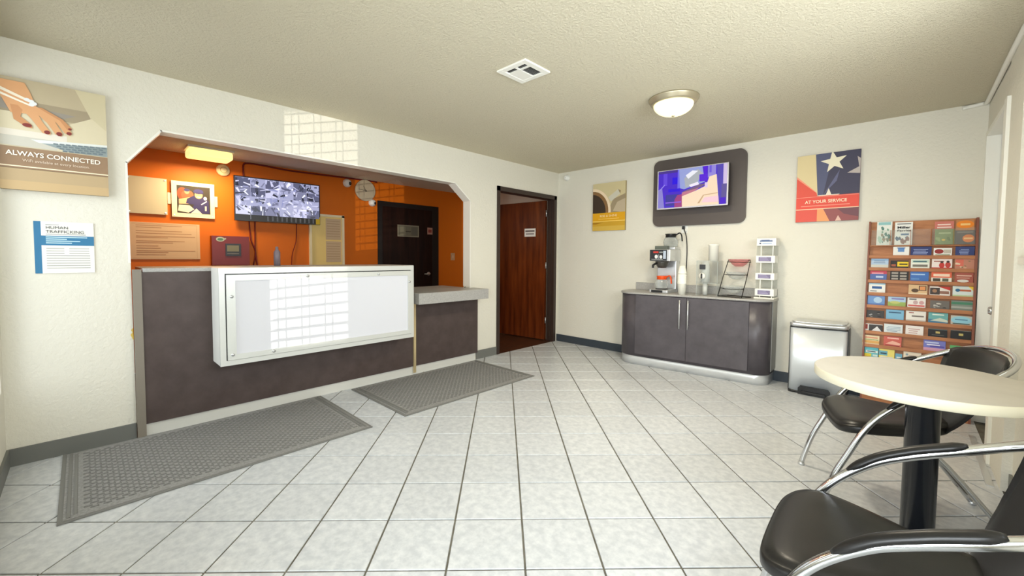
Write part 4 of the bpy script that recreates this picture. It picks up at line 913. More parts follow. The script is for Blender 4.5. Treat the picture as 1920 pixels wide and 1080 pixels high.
# row by row below: (x0,x1,lip,top,label,background,print)
rowdefs = [
(3.571, 3.668, 1.262, 1.335, 'white leaflet with a small blue emblem, first short row', w1, [B(0.3, 0.4, 0.7, 0.8, (96, 140, 196)), B(0.25, 0.8, 0.75, 0.9, (70, 110, 170))]),
(3.676, 3.796, 1.262, 1.334, 'dark blue leaflet in the middle of the first short row', (44, 56, 112), scrib(4, (150, 164, 206))),
(3.808, 3.908, 1.262, 1.321, 'white leaflet with a red oval, first short row', w1, [(ell(0.3, 0.55, 0.25, 0.32, 16), (150, 40, 36)), B(0.55, 0.3, 0.95, 0.8, (196, 186, 170)), B(0.1, 0.05, 0.9, 0.15, (120, 140, 90))]),
(3.926, 4.026, 1.262, 1.332, 'dark blue leaflet at the right end of the first short row', (48, 62, 116), scrib(4, (146, 162, 204), 0.2, 0.85)),
(3.436, 3.546, 1.158, 1.242, 'pale blue leaflet at the left end of the second row', (176, 198, 220), [B(0.0, 0.7, 1, 1, (142, 176, 210))] + scrib(2, (120, 140, 170), lo=0.45) + [B(0, 0, 1, 0.3, (206, 206, 196))]),
(3.559, 3.667, 1.158, 1.219, 'black and yellow leaflet in the second row', (40, 38, 36), [B(0.38, 0.2, 1, 0.85, (238, 204, 40)), B(0.5, 0.4, 0.95, 0.6, (80, 70, 30)), B(0.05, 0.2, 0.3, 0.5, (170, 90, 60))]),
(3.681, 3.789, 1.158, 1.233, 'white and green leaflet in the middle of the second row', (232, 234, 222), [B(0.05, 0.6, 0.95, 0.9, (196, 216, 196)), B(0.12, 0.66, 0.85, 0.8, (70, 110, 120)), B(0.1, 0.15, 0.9, 0.4, (120, 116, 104))]),
(3.801, 3.912, 1.158, 1.234, 'white leaflet with two people in red, second row', (238, 226, 220), [B(0.1, 0.7, 0.6, 0.8, (170, 110, 100)), (ell(0.5, 0.35, 0.14, 0.3, 12), (196, 52, 44)), (ell(0.8, 0.4, 0.14, 0.3, 12), (190, 60, 50)), (ell(0.5, 0.68, 0.08, 0.12, 10), (70, 50, 44)), (ell(0.8, 0.72, 0.08, 0.12, 10), (60, 44, 40)), B(0, 0, 1, 0.12, (196, 52, 44))]),
(3.926, 4.028, 1.158, 1.235, 'reddish tan leaflet at the right end of the second row', (190, 130, 106), [B(0.05, 0.3, 0.45, 0.95, (216, 110, 90))] + blobs(6, [(226, 200, 170), (130, 120, 80), (206, 160, 130)], 0, 1)),
(3.434, 3.539, 1.054, 1.136, 'red over blue leaflet at the left end of the third row', (84, 108, 170), [B(0, 0.6, 1, 1, (196, 70, 86)), B(0.1, 0.62, 0.8, 0.74, (230, 160, 170)), B(0.35, 0.2, 0.8, 0.4, (186, 200, 226))]),
(3.560, 3.671, 1.054, 1.133, 'black leaflet with a grid of pale words, third row', (36, 34, 34), [B(0.08 + 0.46 * a, 0.08 + 0.3 * c, 0.44 + 0.46 * a, 0.26 + 0.3 * c, (168, 160, 150)) for a in range(2) for c in range(3)]),
(3.681, 3.787, 1.054, 1.134, 'plain royal blue leaflet in the middle of the third row', (64, 112, 186), [B(0.05, 0.62, 0.8, 0.74, (176, 204, 232)), B(0.05, 0.12, 0.5, 0.3, (90, 140, 200))]),
(3.802, 3.913, 1.054, 1.130, 'orange red over white leaflet, third row', (232, 228, 214), [B(0.0, 0.42, 1, 1, (224, 104, 70)), B(0.1, 0.55, 0.9, 0.82, (244, 214, 190)), B(0.08, 0.05, 0.45, 0.35, (70, 66, 52)), B(0.55, 0.05, 0.85, 0.36, (90, 96, 78))]),
(3.929, 4.026, 1.054, 1.133, 'dull red leaflet with a white oval, right end of third row', (166, 84, 68), [(ell(0.45, 0.15, 0.32, 0.14, 14), (226, 220, 210)), B(0.1, 0.6, 0.9, 0.72, (220, 180, 160)), B(0.1, 0.4, 0.8, 0.48, (210, 160, 140))]),
(3.429, 3.534, 0.946, 1.025, 'white leaflet with a dark blue block, left end of fourth row', w1, [B(0.2, 0.4, 0.8, 0.66, (40, 88, 150)), B(0, 0.85, 1, 1, (160, 196, 216)), B(0.1, 0.1, 0.5, 0.2, gy)]),
(3.675, 3.783, 0.946, 1.024, 'tan leaflet with orange patch in the middle of the fourth row', (220, 186, 140), [B(0.55, 0.4, 0.95, 0.9, (70, 54, 46)), B(0.6, 0.46, 0.9, 0.84, (226, 150, 90)), (ell(0.35, 0.4, 0.2, 0.2, 12), (90, 66, 46)), B(0, 0, 1, 0.15, (236, 214, 180))]),
(3.796, 3.908, 0.946, 1.016, 'dark photo leaflet with a red corner, fourth row', (230, 222, 214), [B(0.02, 0.1, 0.5, 0.85, (70, 60, 56)), ([(0.4, 1), (1, 1), (1, 0.6)], (198, 52, 44)), B(0.5, 0.2, 0.95, 0.5, (146, 104, 86)), (ell(0.25, 0.5, 0.12, 0.2, 10), (160, 120, 90))]),
(3.921, 4.028, 0.946, 1.025, 'pale blue leaflet with a yellow corner, right end of fourth row', (214, 226, 222), [([(0.75, 1), (1, 1), (1, 0.6)], (244, 206, 60)), B(0.2, 0.5, 0.9, 0.68, (180, 90, 50)), (ell(0.25, 0.6, 0.12, 0.16, 12), (40, 100, 140)), B(0, 0, 1, 0.14, (190, 210, 160))]),
(3.426, 3.535, 0.840, 0.924, 'sky blue leaflet at the left end of the fifth row', (112, 152, 206), [(ell(0.6, 0.5, 0.25, 0.3, 14), (176, 206, 232)), B(0, 0.9, 1, 1, (150, 130, 190)), B(0, 0, 1, 0.14, (90, 120, 180))]),
(3.555, 3.662, 0.840, 0.929, 'leaflet with blue sky over green grass, fifth row', (176, 204, 226), [B(0, 0, 1, 0.4, (156, 180, 96)), B(0.2, 0.62, 0.9, 0.75, (130, 130, 190)), (ell(0.4, 0.35, 0.3, 0.12, 12), (196, 200, 120))]),
(3.672, 3.777, 0.840, 0.920, 'white leaflet with red sketches in the middle of the fifth row', (238, 232, 226), [B(0.1, 0.75, 0.5, 0.88, gy), B(0.05, 0.1, 0.95, 0.26, (214, 100, 96)), (ell(0.45, 0.5, 0.14, 0.2, 12), (200, 170, 170)), (ell(0.78, 0.5, 0.14, 0.2, 12), (206, 160, 160))]),
(3.802, 3.908, 0.840, 0.905, 'grey photo leaflet in the fifth row', (110, 104, 98), blobs(7, [(170, 170, 166), (60, 58, 56), (196, 190, 180)])),
(3.917, 4.028, 0.840, 0.914, 'grey green leaflet at the right end of the fifth row', (126, 136, 126), [B(0, 0.6, 1, 0.85, (70, 130, 100)), B(0.0, 0.2, 1, 0.4, (166, 170, 160))]),
(3.426, 3.535, 0.730, 0.794, 'dark photo leaflet at the left end of the sixth row', (64, 62, 62), blobs(6, [(190, 190, 188), (130, 126, 120), (36, 34, 34)])),
(3.547, 3.655, 0.730, 0.809, 'plain light blue leaflet in the sixth row', (126, 182, 214), [B(0.15, 0.66, 0.85, 0.78, (60, 96, 130))]),
(3.667, 3.782, 0.730, 0.811, 'white leaflet with grey script in the middle of the sixth row', (236, 232, 224), [B(0.3, 0.42, 0.9, 0.56, (120, 110, 104)), B(0.15, 0.78, 0.4, 0.86, (150, 60, 60)), B(0, 0, 1, 0.12, (200, 190, 180))]),
(3.796, 3.903, 0.730, 0.810, 'sea green leaflet with a coast picture, sixth row', (110, 176, 176), [B(0, 0, 1, 0.35, (70, 126, 160)), ([(0.1, 0.2), (0.6, 0.5), (1, 0.3), (1, 0.1)], (206, 214, 196)), B(0.2, 0.74, 0.8, 0.86, (220, 236, 226))]),
(3.918, 4.028, 0.730, 0.798, 'leaflet with a pale blue oval, right end of sixth row', (196, 196, 186), [(ell(0.5, 0.5, 0.49, 0.44, 26), (150, 206, 224)), B(0.2, 0.5, 0.8, 0.62, (90, 140, 170)), B(0.1, 0.05, 0.9, 0.16, (70, 80, 70))]),
(3.415, 3.530, 0.620, 0.678, 'black and white photo leaflet at the left end of the seventh row', (220, 216, 212), [B(0.25, 0, 1, 0.9, (58, 56, 56)), ([(0.4, 0), (0.7, 0.7), (0.95, 0)], (226, 226, 226)), B(0.02, 0.2, 0.18, 0.9, (160, 60, 50))]),
(3.539, 3.652, 0.620, 0.689, 'pale blue white leaflet in the seventh row', (222, 230, 232), scrib(4, (150, 170, 190))),
(3.669, 3.772, 0.620, 0.691, 'white leaflet with faint pink lines in the middle of the seventh row', (240, 234, 230), scrib(3, (204, 170, 166))),
(3.798, 3.903, 0.620, 0.682, 'black leaflet with a small gold mark, seventh row', (30, 30, 34), [B(0.4, 0.45, 0.62, 0.7, (196, 176, 106)), B(0, 0.92, 1, 1, (90, 110, 110)), B(0.2, 0.2, 0.85, 0.28, (90, 90, 86))]),
(3.920, 4.028, 0.620, 0.686, 'black leaflet with a small gold mark, right end of seventh row', (32, 32, 34), [B(0.4, 0.4, 0.62, 0.66, (196, 180, 110)), B(0, 0.94, 1, 1, (120, 120, 116))]),
(3.406, 3.514, 0.508, 0.580, 'cream and orange leaflet at the left end of the eighth row', (232, 214, 176), [B(0.1, 0.66, 0.9, 0.82, (220, 150, 120)), B(0, 0.1, 1, 0.4, (222, 170, 96)), B(0.05, 0.45, 0.95, 0.55, (150, 170, 110))]),
(3.541, 3.649, 0.508, 0.590, 'coral red leaflet in the eighth row', (206, 100, 88), [B(0.2, 0.74, 0.85, 0.86, (244, 196, 186)), ([(0.1, 0.2), (0.5, 0.55), (0.95, 0.35), (0.9, 0.15)], (236, 180, 160)), B(0.1, 0.02, 0.9, 0.1, (150, 60, 60))]),
(3.776, 3.897, 0.508, 0.593, 'purple and blue sunset leaflet in the eighth row', (120, 124, 200), [B(0, 0, 1, 0.28, (214, 160, 190)), B(0.05, 0.7, 0.7, 0.82, (196, 206, 240)), B(0.3, 0.35, 0.95, 0.5, (90, 80, 170)), B(0.15, 0.5, 0.75, 0.6, (230, 230, 246))]),
(3.920, 4.028, 0.508, 0.569, 'green over red leaflet at the right end of the eighth row', (208, 50, 36), [B(0, 0.6, 0.5, 1, (96, 176, 110)), B(0.5, 0.6, 1, 1, (176, 160, 90)), (ell(0.6, 0.3, 0.3, 0.22, 14), (226, 80, 50))]),
(3.424, 3.512, 0.402, 0.486, 'aqua and yellow leaflet at the left end of the ninth row', (96, 184, 196), [B(0, 0, 0.5, 0.3, (226, 206, 60)), B(0.1, 0.4, 0.95, 0.62, (226, 232, 226)), B(0.2, 0.46, 0.8, 0.56, (60, 90, 110)), B(0.6, 0.05, 0.95, 0.25, (210, 226, 220))]),
(3.516, 3.611, 0.402, 0.479, 'pale yellow leaflet with a blue edge, second in the ninth row', (236, 222, 120), [B(0.0, 0.3, 0.55, 0.8, (110, 176, 196)), B(0.1, 0.45, 0.5, 0.6, (50, 70, 90)), B(0.1, 0, 0.9, 0.2, (226, 226, 216))]),
(3.616, 3.657, 0.402, 0.454, 'narrow blue leaflet slumped in the ninth row', (110, 170, 196), [B(0.2, 0.3, 0.8, 0.5, (220, 230, 230))]),
(3.664, 3.767, 0.402, 0.479, 'cream leaflet with faint lines in the ninth row', (234, 222, 202), [(ell(0.2, 0.7, 0.08, 0.12, 12), (150, 170, 180))] + scrib(3, (190, 176, 164), 0.25, 0.95)),
]
for (x0, x1, b, t, lab, c, it) in rowdefs:
    brochure(x0, x1, b, t, lab, c, it)

# ------------------------------------------------------------------ ceiling things
cl = thing('ceiling_light', (2.345, -1.66, H), 'flush dome ceiling light with a nickel rim, glowing', 'ceiling light')
NICK = mat('warm_nickel', (188, 178, 152), 0.35, 0.7)
mb = MB(); mb.lathe([(0.0, 0.0), (0.180, 0.0), (0.178, -0.012), (0.168, -0.02), (0.165, -0.034), (0.150, -0.044), (0.142, -0.044)], (2.345, -1.66, H), NICK, 48); mb.build('rim', cl)
mb = MB(); mb.lathe([(0.142, -0.040)] + [(0.142 * math.cos(R(a)), -0.044 - 0.082 * math.sin(R(a))) for a in range(8, 90, 9)] + [(0.0, -0.126)], (2.345, -1.66, H), mat('lit_glass_bowl', (250, 244, 210), 0.3, emit=(255, 240, 176), es=1.2), 48); mb.build('glass_bowl', cl)
mb = MB(); mb.lathe([(0.010, -0.124), (0.011, -0.132), (0.0, -0.136)], (2.345, -1.66, H), NICK, 16); mb.build('finial', cl)
pl = bpy.data.lights.new('ceiling_bulb', 'AREA'); pl.shape = 'DISK'; pl.size = 0.24; pl.energy = 24; pl.color = (1.0, 0.89, 0.70)
po = bpy.data.objects.new('ceiling_bulb', pl); COL.objects.link(po); po.location = (2.345, -1.66, H - 0.142)

vt = thing('ceiling_vent', (1.83, -2.773, H), 'square white ceiling air vent with dark louvre slots', 'vent')
x0, x1, y0, y1 = 1.708, 1.955, -2.895, -2.652
mb = MB(); zt, zb = H, H - 0.012
for q in ((x0, y0, x0 + 0.04, y1), (x1 - 0.04, y0, x1, y1), (x0 + 0.04, y0, x1 - 0.04, y0 + 0.04), (x0 + 0.04, y1 - 0.035, x1 - 0.04, y1)): mb.box((q[0], q[1], zb), (q[2], q[3], zt), TRIMW, 0.003)
mb.build('frame', vt)
mb = MB(); mb.box((x0 + 0.04, y0 + 0.04, zt - 0.002), (x1 - 0.04, y1 - 0.035, zt), BLACKP); mb.build('duct_shade', vt)  # flat black sheet standing in for the shade above the louvres
ix0, ix1, iy0, iy1 = x0 + 0.04, x1 - 0.04, y0 + 0.04, y1 - 0.035
mb = MB(); mb.box((ix0, iy0 + 0.052, zt - 0.010), (ix0 + 0.088, iy1, zt - 0.002), TRIMW); mb.build('damper_plate', vt)
mb = MB(); mb.box((ix0, iy0 + 0.040, zt - 0.010), (ix1, iy0 + 0.052, zt - 0.002), TRIMW); mb.build('crossbar', vt)
mb = MB(); mb.box((ix0 + 0.080, iy0, zt - 0.010), (ix0 + 0.092, iy0 + 0.040, zt - 0.002), TRIMW); mb.build('lever', vt)
for k in range(2):
    yy = iy0 + 0.010 + k * 0.016
    mb = MB(); mb.box((ix0, yy, zt - 0.005), (ix1, yy + 0.0016, zt - 0.002), BASEG); mb.build('louvre', vt)
for k in range(6):
    xx = ix0 + 0.098 + k * 0.0122
    mb = MB(); mb.box((xx, iy0 + 0.052, zt - 0.005), (xx + 0.0014, iy1, zt - 0.002), BASEG); mb.build('louvre', vt)

# ================================================================== OFFICE CONTENTS (on the orange wall, x = -2)
def ofr(y, z): return FR((-2.0, y, z), (0, 1, 0))
fr = ofr(-4.445, 1.633); t = thing('sign_board', (-2, -4.28, 1.633), 'blank beige acrylic board at the left end of the orange wall', 'board')
mb = MB(); fbox(mb, fr, 0, 0, 0.312, 0.372, 0.012, 0.020, CREAM); mb.build('panel', t)
mb = MB()
for u, v in ((0.015, 0.018), (0.297, 0.018), (0.297, 0.354), (0.015, 0.354)): fbox(mb, fr, u - 0.006, v - 0.006, u + 0.006, v + 0.006, 0.0, 0.026, STEEL)
mb.build('standoff', t)
fr = ofr(-4.098, 1.620); t = thing('picture_frame', (-2, -3.91, 1.62), 'cream framed photo of two ball players in blue caps', 'picture')
mb = MB(); fbox(mb, fr, 0, 0, 0.374, 0.380, 0.008, 0.022, CREAML); mb.build('panel', t)
for u in (-0.03, 0.374):
    mb = MB(); fbox(mb, fr, u, 0.133, u + 0.03, 0.25, 0.0, 0.010, CREAML); mb.build('side_tab', t)
mb = MB()
for u, v in ((0.02, 0.02), (0.354, 0.02), (0.354, 0.36), (0.02, 0.36)): fbox(mb, fr, u - 0.005, v - 0.005, u + 0.005, v + 0.005, 0.0, 0.026, STEEL)
mb.build('standoff', t)
items = [(RC(0.044, 0.043, 0.334, 0.338), (58, 48, 34)), (ell(0.09, 0.25, 0.045, 0.07, 14), (150, 74, 40)), (ell(0.135, 0.235, 0.055, 0.06, 14), (166, 92, 56)), (ell(0.13, 0.275, 0.022, 0.026, 12), (206, 150, 110)), (ell(0.13, 0.292, 0.026, 0.016, 12), (60, 54, 100)),
 ([(0.06, 0.19), (0.16, 0.22), (0.20, 0.15), (0.06, 0.14)], (222, 170, 126)), ([(0.13, 0.20), (0.20, 0.245), (0.27, 0.235), (0.32, 0.19), (0.325, 0.05), (0.15, 0.05), (0.19, 0.14), (0.12, 0.15)], (56, 48, 92)),
 (ell(0.232, 0.248, 0.036, 0.042, 16), (216, 160, 118)), (ell(0.230, 0.285, 0.044, 0.026, 16), (62, 56, 110)), (RC(0.205, 0.262, 0.275, 0.272), (48, 42, 88)), (RC(0.215, 0.222, 0.25, 0.231), (236, 226, 210)),
 ([(0.05, 0.065), (0.06, 0.13), (0.15, 0.13), (0.19, 0.09), (0.14, 0.05)], (226, 210, 180)), ([(0.16, 0.045), (0.21, 0.10), (0.26, 0.045)], (232, 218, 190)), ([(0.25, 0.15), (0.30, 0.19), (0.305, 0.18), (0.257, 0.142)], (220, 214, 220)), (RC(0.285, 0.08, 0.30, 0.13), (220, 206, 180)), (ell(0.29, 0.215, 0.016, 0.02, 10), (226, 220, 214))]
art(t, fr, 0.022, items, 'photograph')
fr = ofr(-4.436, 1.166); t = thing('notice', (-2, -4.15, 1.166), 'tan notice with lines of text beneath the blank board', 'notice')
mb = MB(); fbox(mb, fr, 0, 0, 0.572, 0.380, 0.001, 0.010, TAN); mb.build('panel', t)
items = []
for k, (v, e) in enumerate(((0.345, 0.42), (0.325, 0.25), (0.29, 0.42), (0.265, 0.50), (0.235, 0.53), (0.222, 0.30), (0.185, 0.44), (0.168, 0.34), (0.135, 0.22), (0.112, 0.24), (0.085, 0.53), (0.068, 0.30), (0.045, 0.28))): items.append((RC(0.05, v, e, v + 0.006), (170, 122, 84)))
items += [(RC(0.02, 0.012, 0.55, 0.014), (190, 146, 106)), (RC(0.02, 0.366, 0.55, 0.368), (190, 146, 106)), (RC(0.545, 0.012, 0.547, 0.368), (190, 146, 106))]
art(t, fr, 0.010, items)
mb = MB(); mb.lathe([(0.066, 0), (0.066, 0.018), (0.058, 0.032), (0.040, 0.036), (0.036, 0.044), (0.0, 0.046)], (-2, -3.635, 2.175), mat('cream_plastic', (238, 220, 176), 0.45), 28, 'x')
t = thing('smoke_detector', (-2, -3.635, 2.175), 'round cream smoke detector above the framed photo', 'detector'); mb.build('housing', t)
mb = MB(); mb.lathe([(0.034, 0.0441), (0.034, 0.047), (0.028, 0.047), (0.028, 0.0441)], (-2, -3.635, 2.175), pm((196, 170, 120)), 24, 'x'); mb.build('grille', t)

tv2 = thing('monitor', (-2, -3.06, 1.62), 'wall monitor showing a grid of grey security camera views', 'monitor')
fr = FR((-1.93, -3.545, 1.615), (math.sin(R(1.5)), math.cos(R(1.5)), 0))
W_, H_ = 0.945, 0.515
mb = MB(); fbox(mb, fr, 0, 0, W_, H_, -0.03, 0, BLACKP); mb.build('case', tv2)
mb = MB(); mb.box((-2.0, -3.15, 1.80), (-1.955, -2.95, 1.95), BLACKP); mb.build('wall_bracket', tv2)
items = [(RC(0.010, 0.075, W_ - 0.012, H_ - 0.012), em((176, 176, 206), 1.2))]
gcols = [(198, 198, 226), (158, 160, 192), (120, 122, 150), (88, 90, 116), (216, 216, 238), (140, 144, 186), (62, 64, 80), (180, 182, 214)]
rg = random.Random(3)
nx, ny = 6, 4
for i in range(nx):
    for j in range(ny):
        cu0 = 0.010 + (W_ - 0.022) * i / nx; cv0 = 0.075 + (H_ - 0.087) * j / ny; cw, ch = (W_ - 0.022) / nx, (H_ - 0.087) / ny
        items.append((RC(cu0, cv0, cu0 + cw * 0.985, cv0 + ch * 0.98), em(gcols[(i * 3 + j * 5 + i * j) % 4], 1.2)))
        for k in range(11):
            bx, by = cu0 + cw * rg.random(), cv0 + ch * rg.random(); an = rg.random() * 6.28; ln, wd = cw * rg.uniform(0.2, 0.7), ch * rg.uniform(0.06, 0.4)
            pts = [(bx, by), (bx + ln * math.cos(an), by + ln * math.sin(an)), (bx + ln * math.cos(an) - wd * math.sin(an), by + ln * math.sin(an) + wd * math.cos(an)), (bx - wd * 0.5 * math.sin(an), by + wd * 0.5 * math.cos(an))]
            pts = clip(pts, cu0, cv0, cu0 + cw * 0.985, cv0 + ch * 0.98)
            if len(pts) > 2: items.append((pts, em(rg.choice(gcols + [(40, 42, 54), (236, 238, 250)]), 1.2)))
m = MB()
for k, (pts, c) in enumerate(items): fpoly(m, fr, pts, 0.0006 + 0.00002 * k, c)
m.build('screen', tv2, fix=False)
m = MB()
for k in range(11): frect(m, fr, 0.33 + k * 0.052, 0.012, 0.33 + k * 0.052 + 0.018, 0.068, 0.0012, em((96, 98, 104), 0.5))
frect(m, fr, 0.155, 0.02, 0.163, 0.10, 0.0045, em((150, 150, 160), 0.5))
m.build('menu_bar', tv2, fix=False)['kind'] = 'stuff'
m = MB(); frect(m, fr, W_ - 0.055, 0.004, W_ - 0.004, 0.10, 0.0048, pm((206, 176, 30))); m.build('sticker', tv2)['label'] = 'yellow sticker on the corner'

t = thing('alarm_panel', (-2, -3.59, 1.10), 'dark red fire alarm panel on the orange wall below the monitor', 'alarm panel')
fr = ofr(-3.768, 1.10)
mb = MB(); fbox(mb, fr, 0, 0, 0.362, 0.330, 0.001, 0.075, mat('alarm_red', (122, 26, 20), 0.4)); mb.build('box', t)
mb = MB(); fbox(mb, fr, 0.125, 0.105, 0.275, 0.245, 0.075, 0.082, BLACKP); fbox(mb, fr, 0.14, 0.155, 0.255, 0.225, 0.082, 0.084, pm((132, 128, 104))); fbox(mb, fr, 0.14, 0.125, 0.255, 0.138, 0.082, 0.085, pm((120, 116, 110))); mb.build('display', t)
mb = MB(); fpoly(mb, fr, ell(0.08, 0.292, 0.042, 0.026, 16), 0.0757, pm((190, 196, 180))); fpoly(mb, fr, ell(0.08, 0.290, 0.028, 0.015, 14), 0.0762, pm((86, 130, 104))); fpoly(mb, fr, ell(0.125, 0.298, 0.010, 0.010, 10), 0.0766, pm((186, 186, 170))); mb.build('sticker', t)['label'] = 'small green sticker'
mb = MB(); mb.lathe([(0.0, 0.0), (0.026, 0.0), (0.026, 0.12), (0.012, 0.14), (0.012, 0.165), (0.0, 0.168)], (-0.36, -3.58, 1.126), mat('bottle_plastic', (150, 140, 150), 0.2, trans=0.3), 20)
tag(mb.build('bottle', loc=(-0.36, -3.58, 1.126)), 'small clear bottle on the counter before the alarm panel', 'bottle')

RED = mat('maroon_cable', (112, 18, 16), 0.5)
def cable(name, pts, r, label):
    m = MB(); m.tube(pts, r, RED, 8); return tag(m.build(name, loc=pts[0]), label, 'cable')
cable('cable', [(-1.99, -3.435, 2.10), (-1.99, -3.435, 2.20), (-1.99, -3.43, 2.275), (-1.99, -3.38, 2.296), (-1.99, -3.25, 2.296), (-1.99, -2.95, 2.280), (-1.99, -2.55, 2.285), (-1.99, -2.2, 2.292), (-1.99, -1.75, 2.296)], 0.010, 'dark red cable running along the top of the orange wall to the monitor')
cable('cable', [(-1.99, -3.385, 1.63), (-1.99, -3.38, 1.48), (-1.985, -3.37, 1.38), (-1.985, -3.33, 1.25), (-1.985, -3.36, 1.05)], 0.007, 'dark red cable hanging nearest the alarm panel')
cable('cable', [(-1.99, -3.325, 1.63), (-1.99, -3.33, 1.42), (-1.985, -3.33, 1.25), (-1.985, -3.30, 1.0)], 0.007, 'dark red cable hanging second from the alarm panel')
cable('cable', [(-1.99, -2.86, 1.63), (-1.99, -2.87, 1.40), (-1.985, -2.92, 1.22), (-1.985, -2.93, 1.0)], 0.005, 'thin dark red cable hanging under the right half of the monitor')

t = thing('notice_board', (-2, -2.47, 1.0), 'pale framed notice board with two sheets right of the monitor', 'notice board')
fr = ofr(-2.712, 1.0)
mb = MB()
for q in ((0, 0, 0.03, 0.76), (0.43, 0, 0.462, 0.76), (0, 0.735, 0.462, 0.765)): fbox(mb, fr, *q, 0.0, 0.03, CREAML)
mb.build('frame', t)
mb = MB(); fbox(mb, fr, 0.03, 0, 0.43, 0.735, 0.001, 0.012, mat('yellow_board', (240, 212, 134), 0.5)); mb.build('panel', t)
for v0, v1 in ((0.43, 0.715), (0.13, 0.41)):
    mb = MB(); fbox(mb, fr, 0.215, v0, 0.42, v1, 0.012, 0.015, pm((206, 180, 146))); sh = mb.build('sheet', t)
    art(sh, fr, 0.015, [(RC(0.228, v1 - 0.04 - k * 0.034, 0.405, v1 - 0.03 - k * 0.034), (186, 156, 122)) for k in range(7)])
ck = thing('wall_clock', (-2, -1.935, 2.15), 'round white wall clock with black numerals on the orange wall', 'clock')
CY, CZ, CR = -1.935, 2.150, 0.150
mb = MB(); mb.lathe([(CR, 0), (CR, 0.03), (CR - 0.008, 0.036), (CR - 0.014, 0.03)], (-2, CY, CZ), mat('clock_rim', (190, 176, 150), 0.4), 40, 'x'); mb.build('rim', ck)
mb = MB(); mb.lathe([(CR - 0.012, 0.027), (0.0, 0.0275)], (-2, CY, CZ), pm((232, 226, 206)), 40, 'x'); mb.build('dial', ck)
fr = FR((-2, CY, CZ), (0, 1, 0))
for k in range(1, 13):
    a = R(90 - 30 * k); text(fr, str(k), 0.112 * math.cos(a), 0.112 * math.sin(a) - 0.013, 0.036, 0.029, pm((50, 46, 40)), ck, 'numeral', 'CENTER')
mb = MB()
def hand(ang, ln, wd, d):
    a = R(ang); c, s_ = math.cos(a), math.sin(a)
    fpoly(mb, fr, [(-0.02 * c - wd * s_, -0.02 * s_ + wd * c), (ln * c - wd * 0.5 * s_, ln * s_ + wd * 0.5 * c), (ln * c + wd * 0.5 * s_, ln * s_ - wd * 0.5 * c), (-0.02 * c + wd * s_, -0.02 * s_ - wd * c)], d, pm((36, 34, 32)))
hand(176, 0.10, 0.004, 0.031); hand(118, 0.07, 0.005, 0.030); mb.build('hands', ck)
dome('security_camera', FR((-2, -2.195, 2.222), (0, 1, 0)), 'white dome security camera left of the wall clock', (0.35, -0.1), 0.055)
dome('security_camera', FR((-2, -1.825, 1.985), (0, 1, 0)), 'white dome security camera below the wall clock', (0.35, -0.1), 0.05)

# office door
mb = MB(); fr = ofr(-1.742, 0)
fbox(mb, fr, 0, 0, 1.09, 2.03, 0.0, 0.012, mat('black_frame', (26, 18, 16), 0.4)); fbox(mb, fr, 0.075, 0, 0.955, 1.955, 0.012, 0.02, WOODD)
d4 = struct(mb, 'door_4', label='dark brown office door in the orange wall')
mb = MB(); fbox(mb, fr, 0.32, 1.517, 0.70, 1.696, 0.02, 0.024, pm((150, 142, 120))); fbox(mb, fr, 0.333, 1.53, 0.687, 1.683, 0.024, 0.0255, pm((112, 106, 88))); sg = mb.build('door_sign', d4); sg['label'] = 'grey sign plate on the office door'
art(sg, fr, 0.0255, [(RC(0.36, 1.59, 0.55, 1.605), (70, 64, 52)), (RC(0.36, 1.54, 0.46, 1.67), (128, 122, 100)), (RC(0.56, 1.54, 0.67, 1.67), (98, 94, 80))])
mb = MB(); fbox(mb, fr, 0.862, 1.57, 0.962, 1.68, 0.02, 0.022, pm((176, 128, 110))); fbox(mb, fr, 0.88, 1.60, 0.945, 1.65, 0.022, 0.023, pm((140, 60, 50))); mb.build('door_sticker', d4)
mb = MB(); mb.lathe([(0.03, 0), (0.03, 0.008), (0.01, 0.01), (0.01, 0.045), (0.0, 0.046)], (-1.98, -0.86, 0.93), STEEL, 16, 'x'); mb.tube([(-1.94, -0.86, 0.93), (-1.94, -0.96, 0.93)], 0.009, STEEL, 8); mb.build('door_handle', d4)
t = thing('light_switch', (-2, -0.34, 1.21), 'pale light switch plate right of the dark office door', 'switch')
fr = ofr(-0.39, 1.15)
mb = MB(); fbox(mb, fr, 0, 0, 0.085, 0.125, 0.0005, 0.006, pm((206, 160, 120))); mb.build('plate', t)
mb = MB(); fbox(mb, fr, 0.033, 0.04, 0.052, 0.085, 0.006, 0.012, pm((226, 186, 150))); mb.build('toggle', t)
ol = thing('office_light', (-1.62, -3.82, 2.305), 'glowing rectangular wraparound light on the office ceiling', 'ceiling light')
mb = MB(); mb.box((-1.75, -4.02, 2.285), (-1.49, -3.63, 2.305), TRIMW); mb.build('tray', ol)
mb = MB(); mb.box((-1.745, -4.01, 2.205), (-1.495, -3.64, 2.286), mat('lit_diffuser', (250, 240, 200), 0.4, emit=(255, 232, 150), es=1.0), 0.02); mb.build('diffuser', ol)
al = area('office_lamp', (-1.62, -3.82, 2.19), (-1.62, -3.82, 0), 0.22, 0.36, 17, (1.0, 0.80, 0.50))
mb = MB(); mb.tube([(-0.02, -1.72, 0.862), (-0.05, -1.69, 0.862)], 0.006, BLACKP, 8)
tag(mb.build('pen', loc=(-0.035, -1.705, 0.856)), 'small black pen at the wall end of the grey ledge', 'pen')

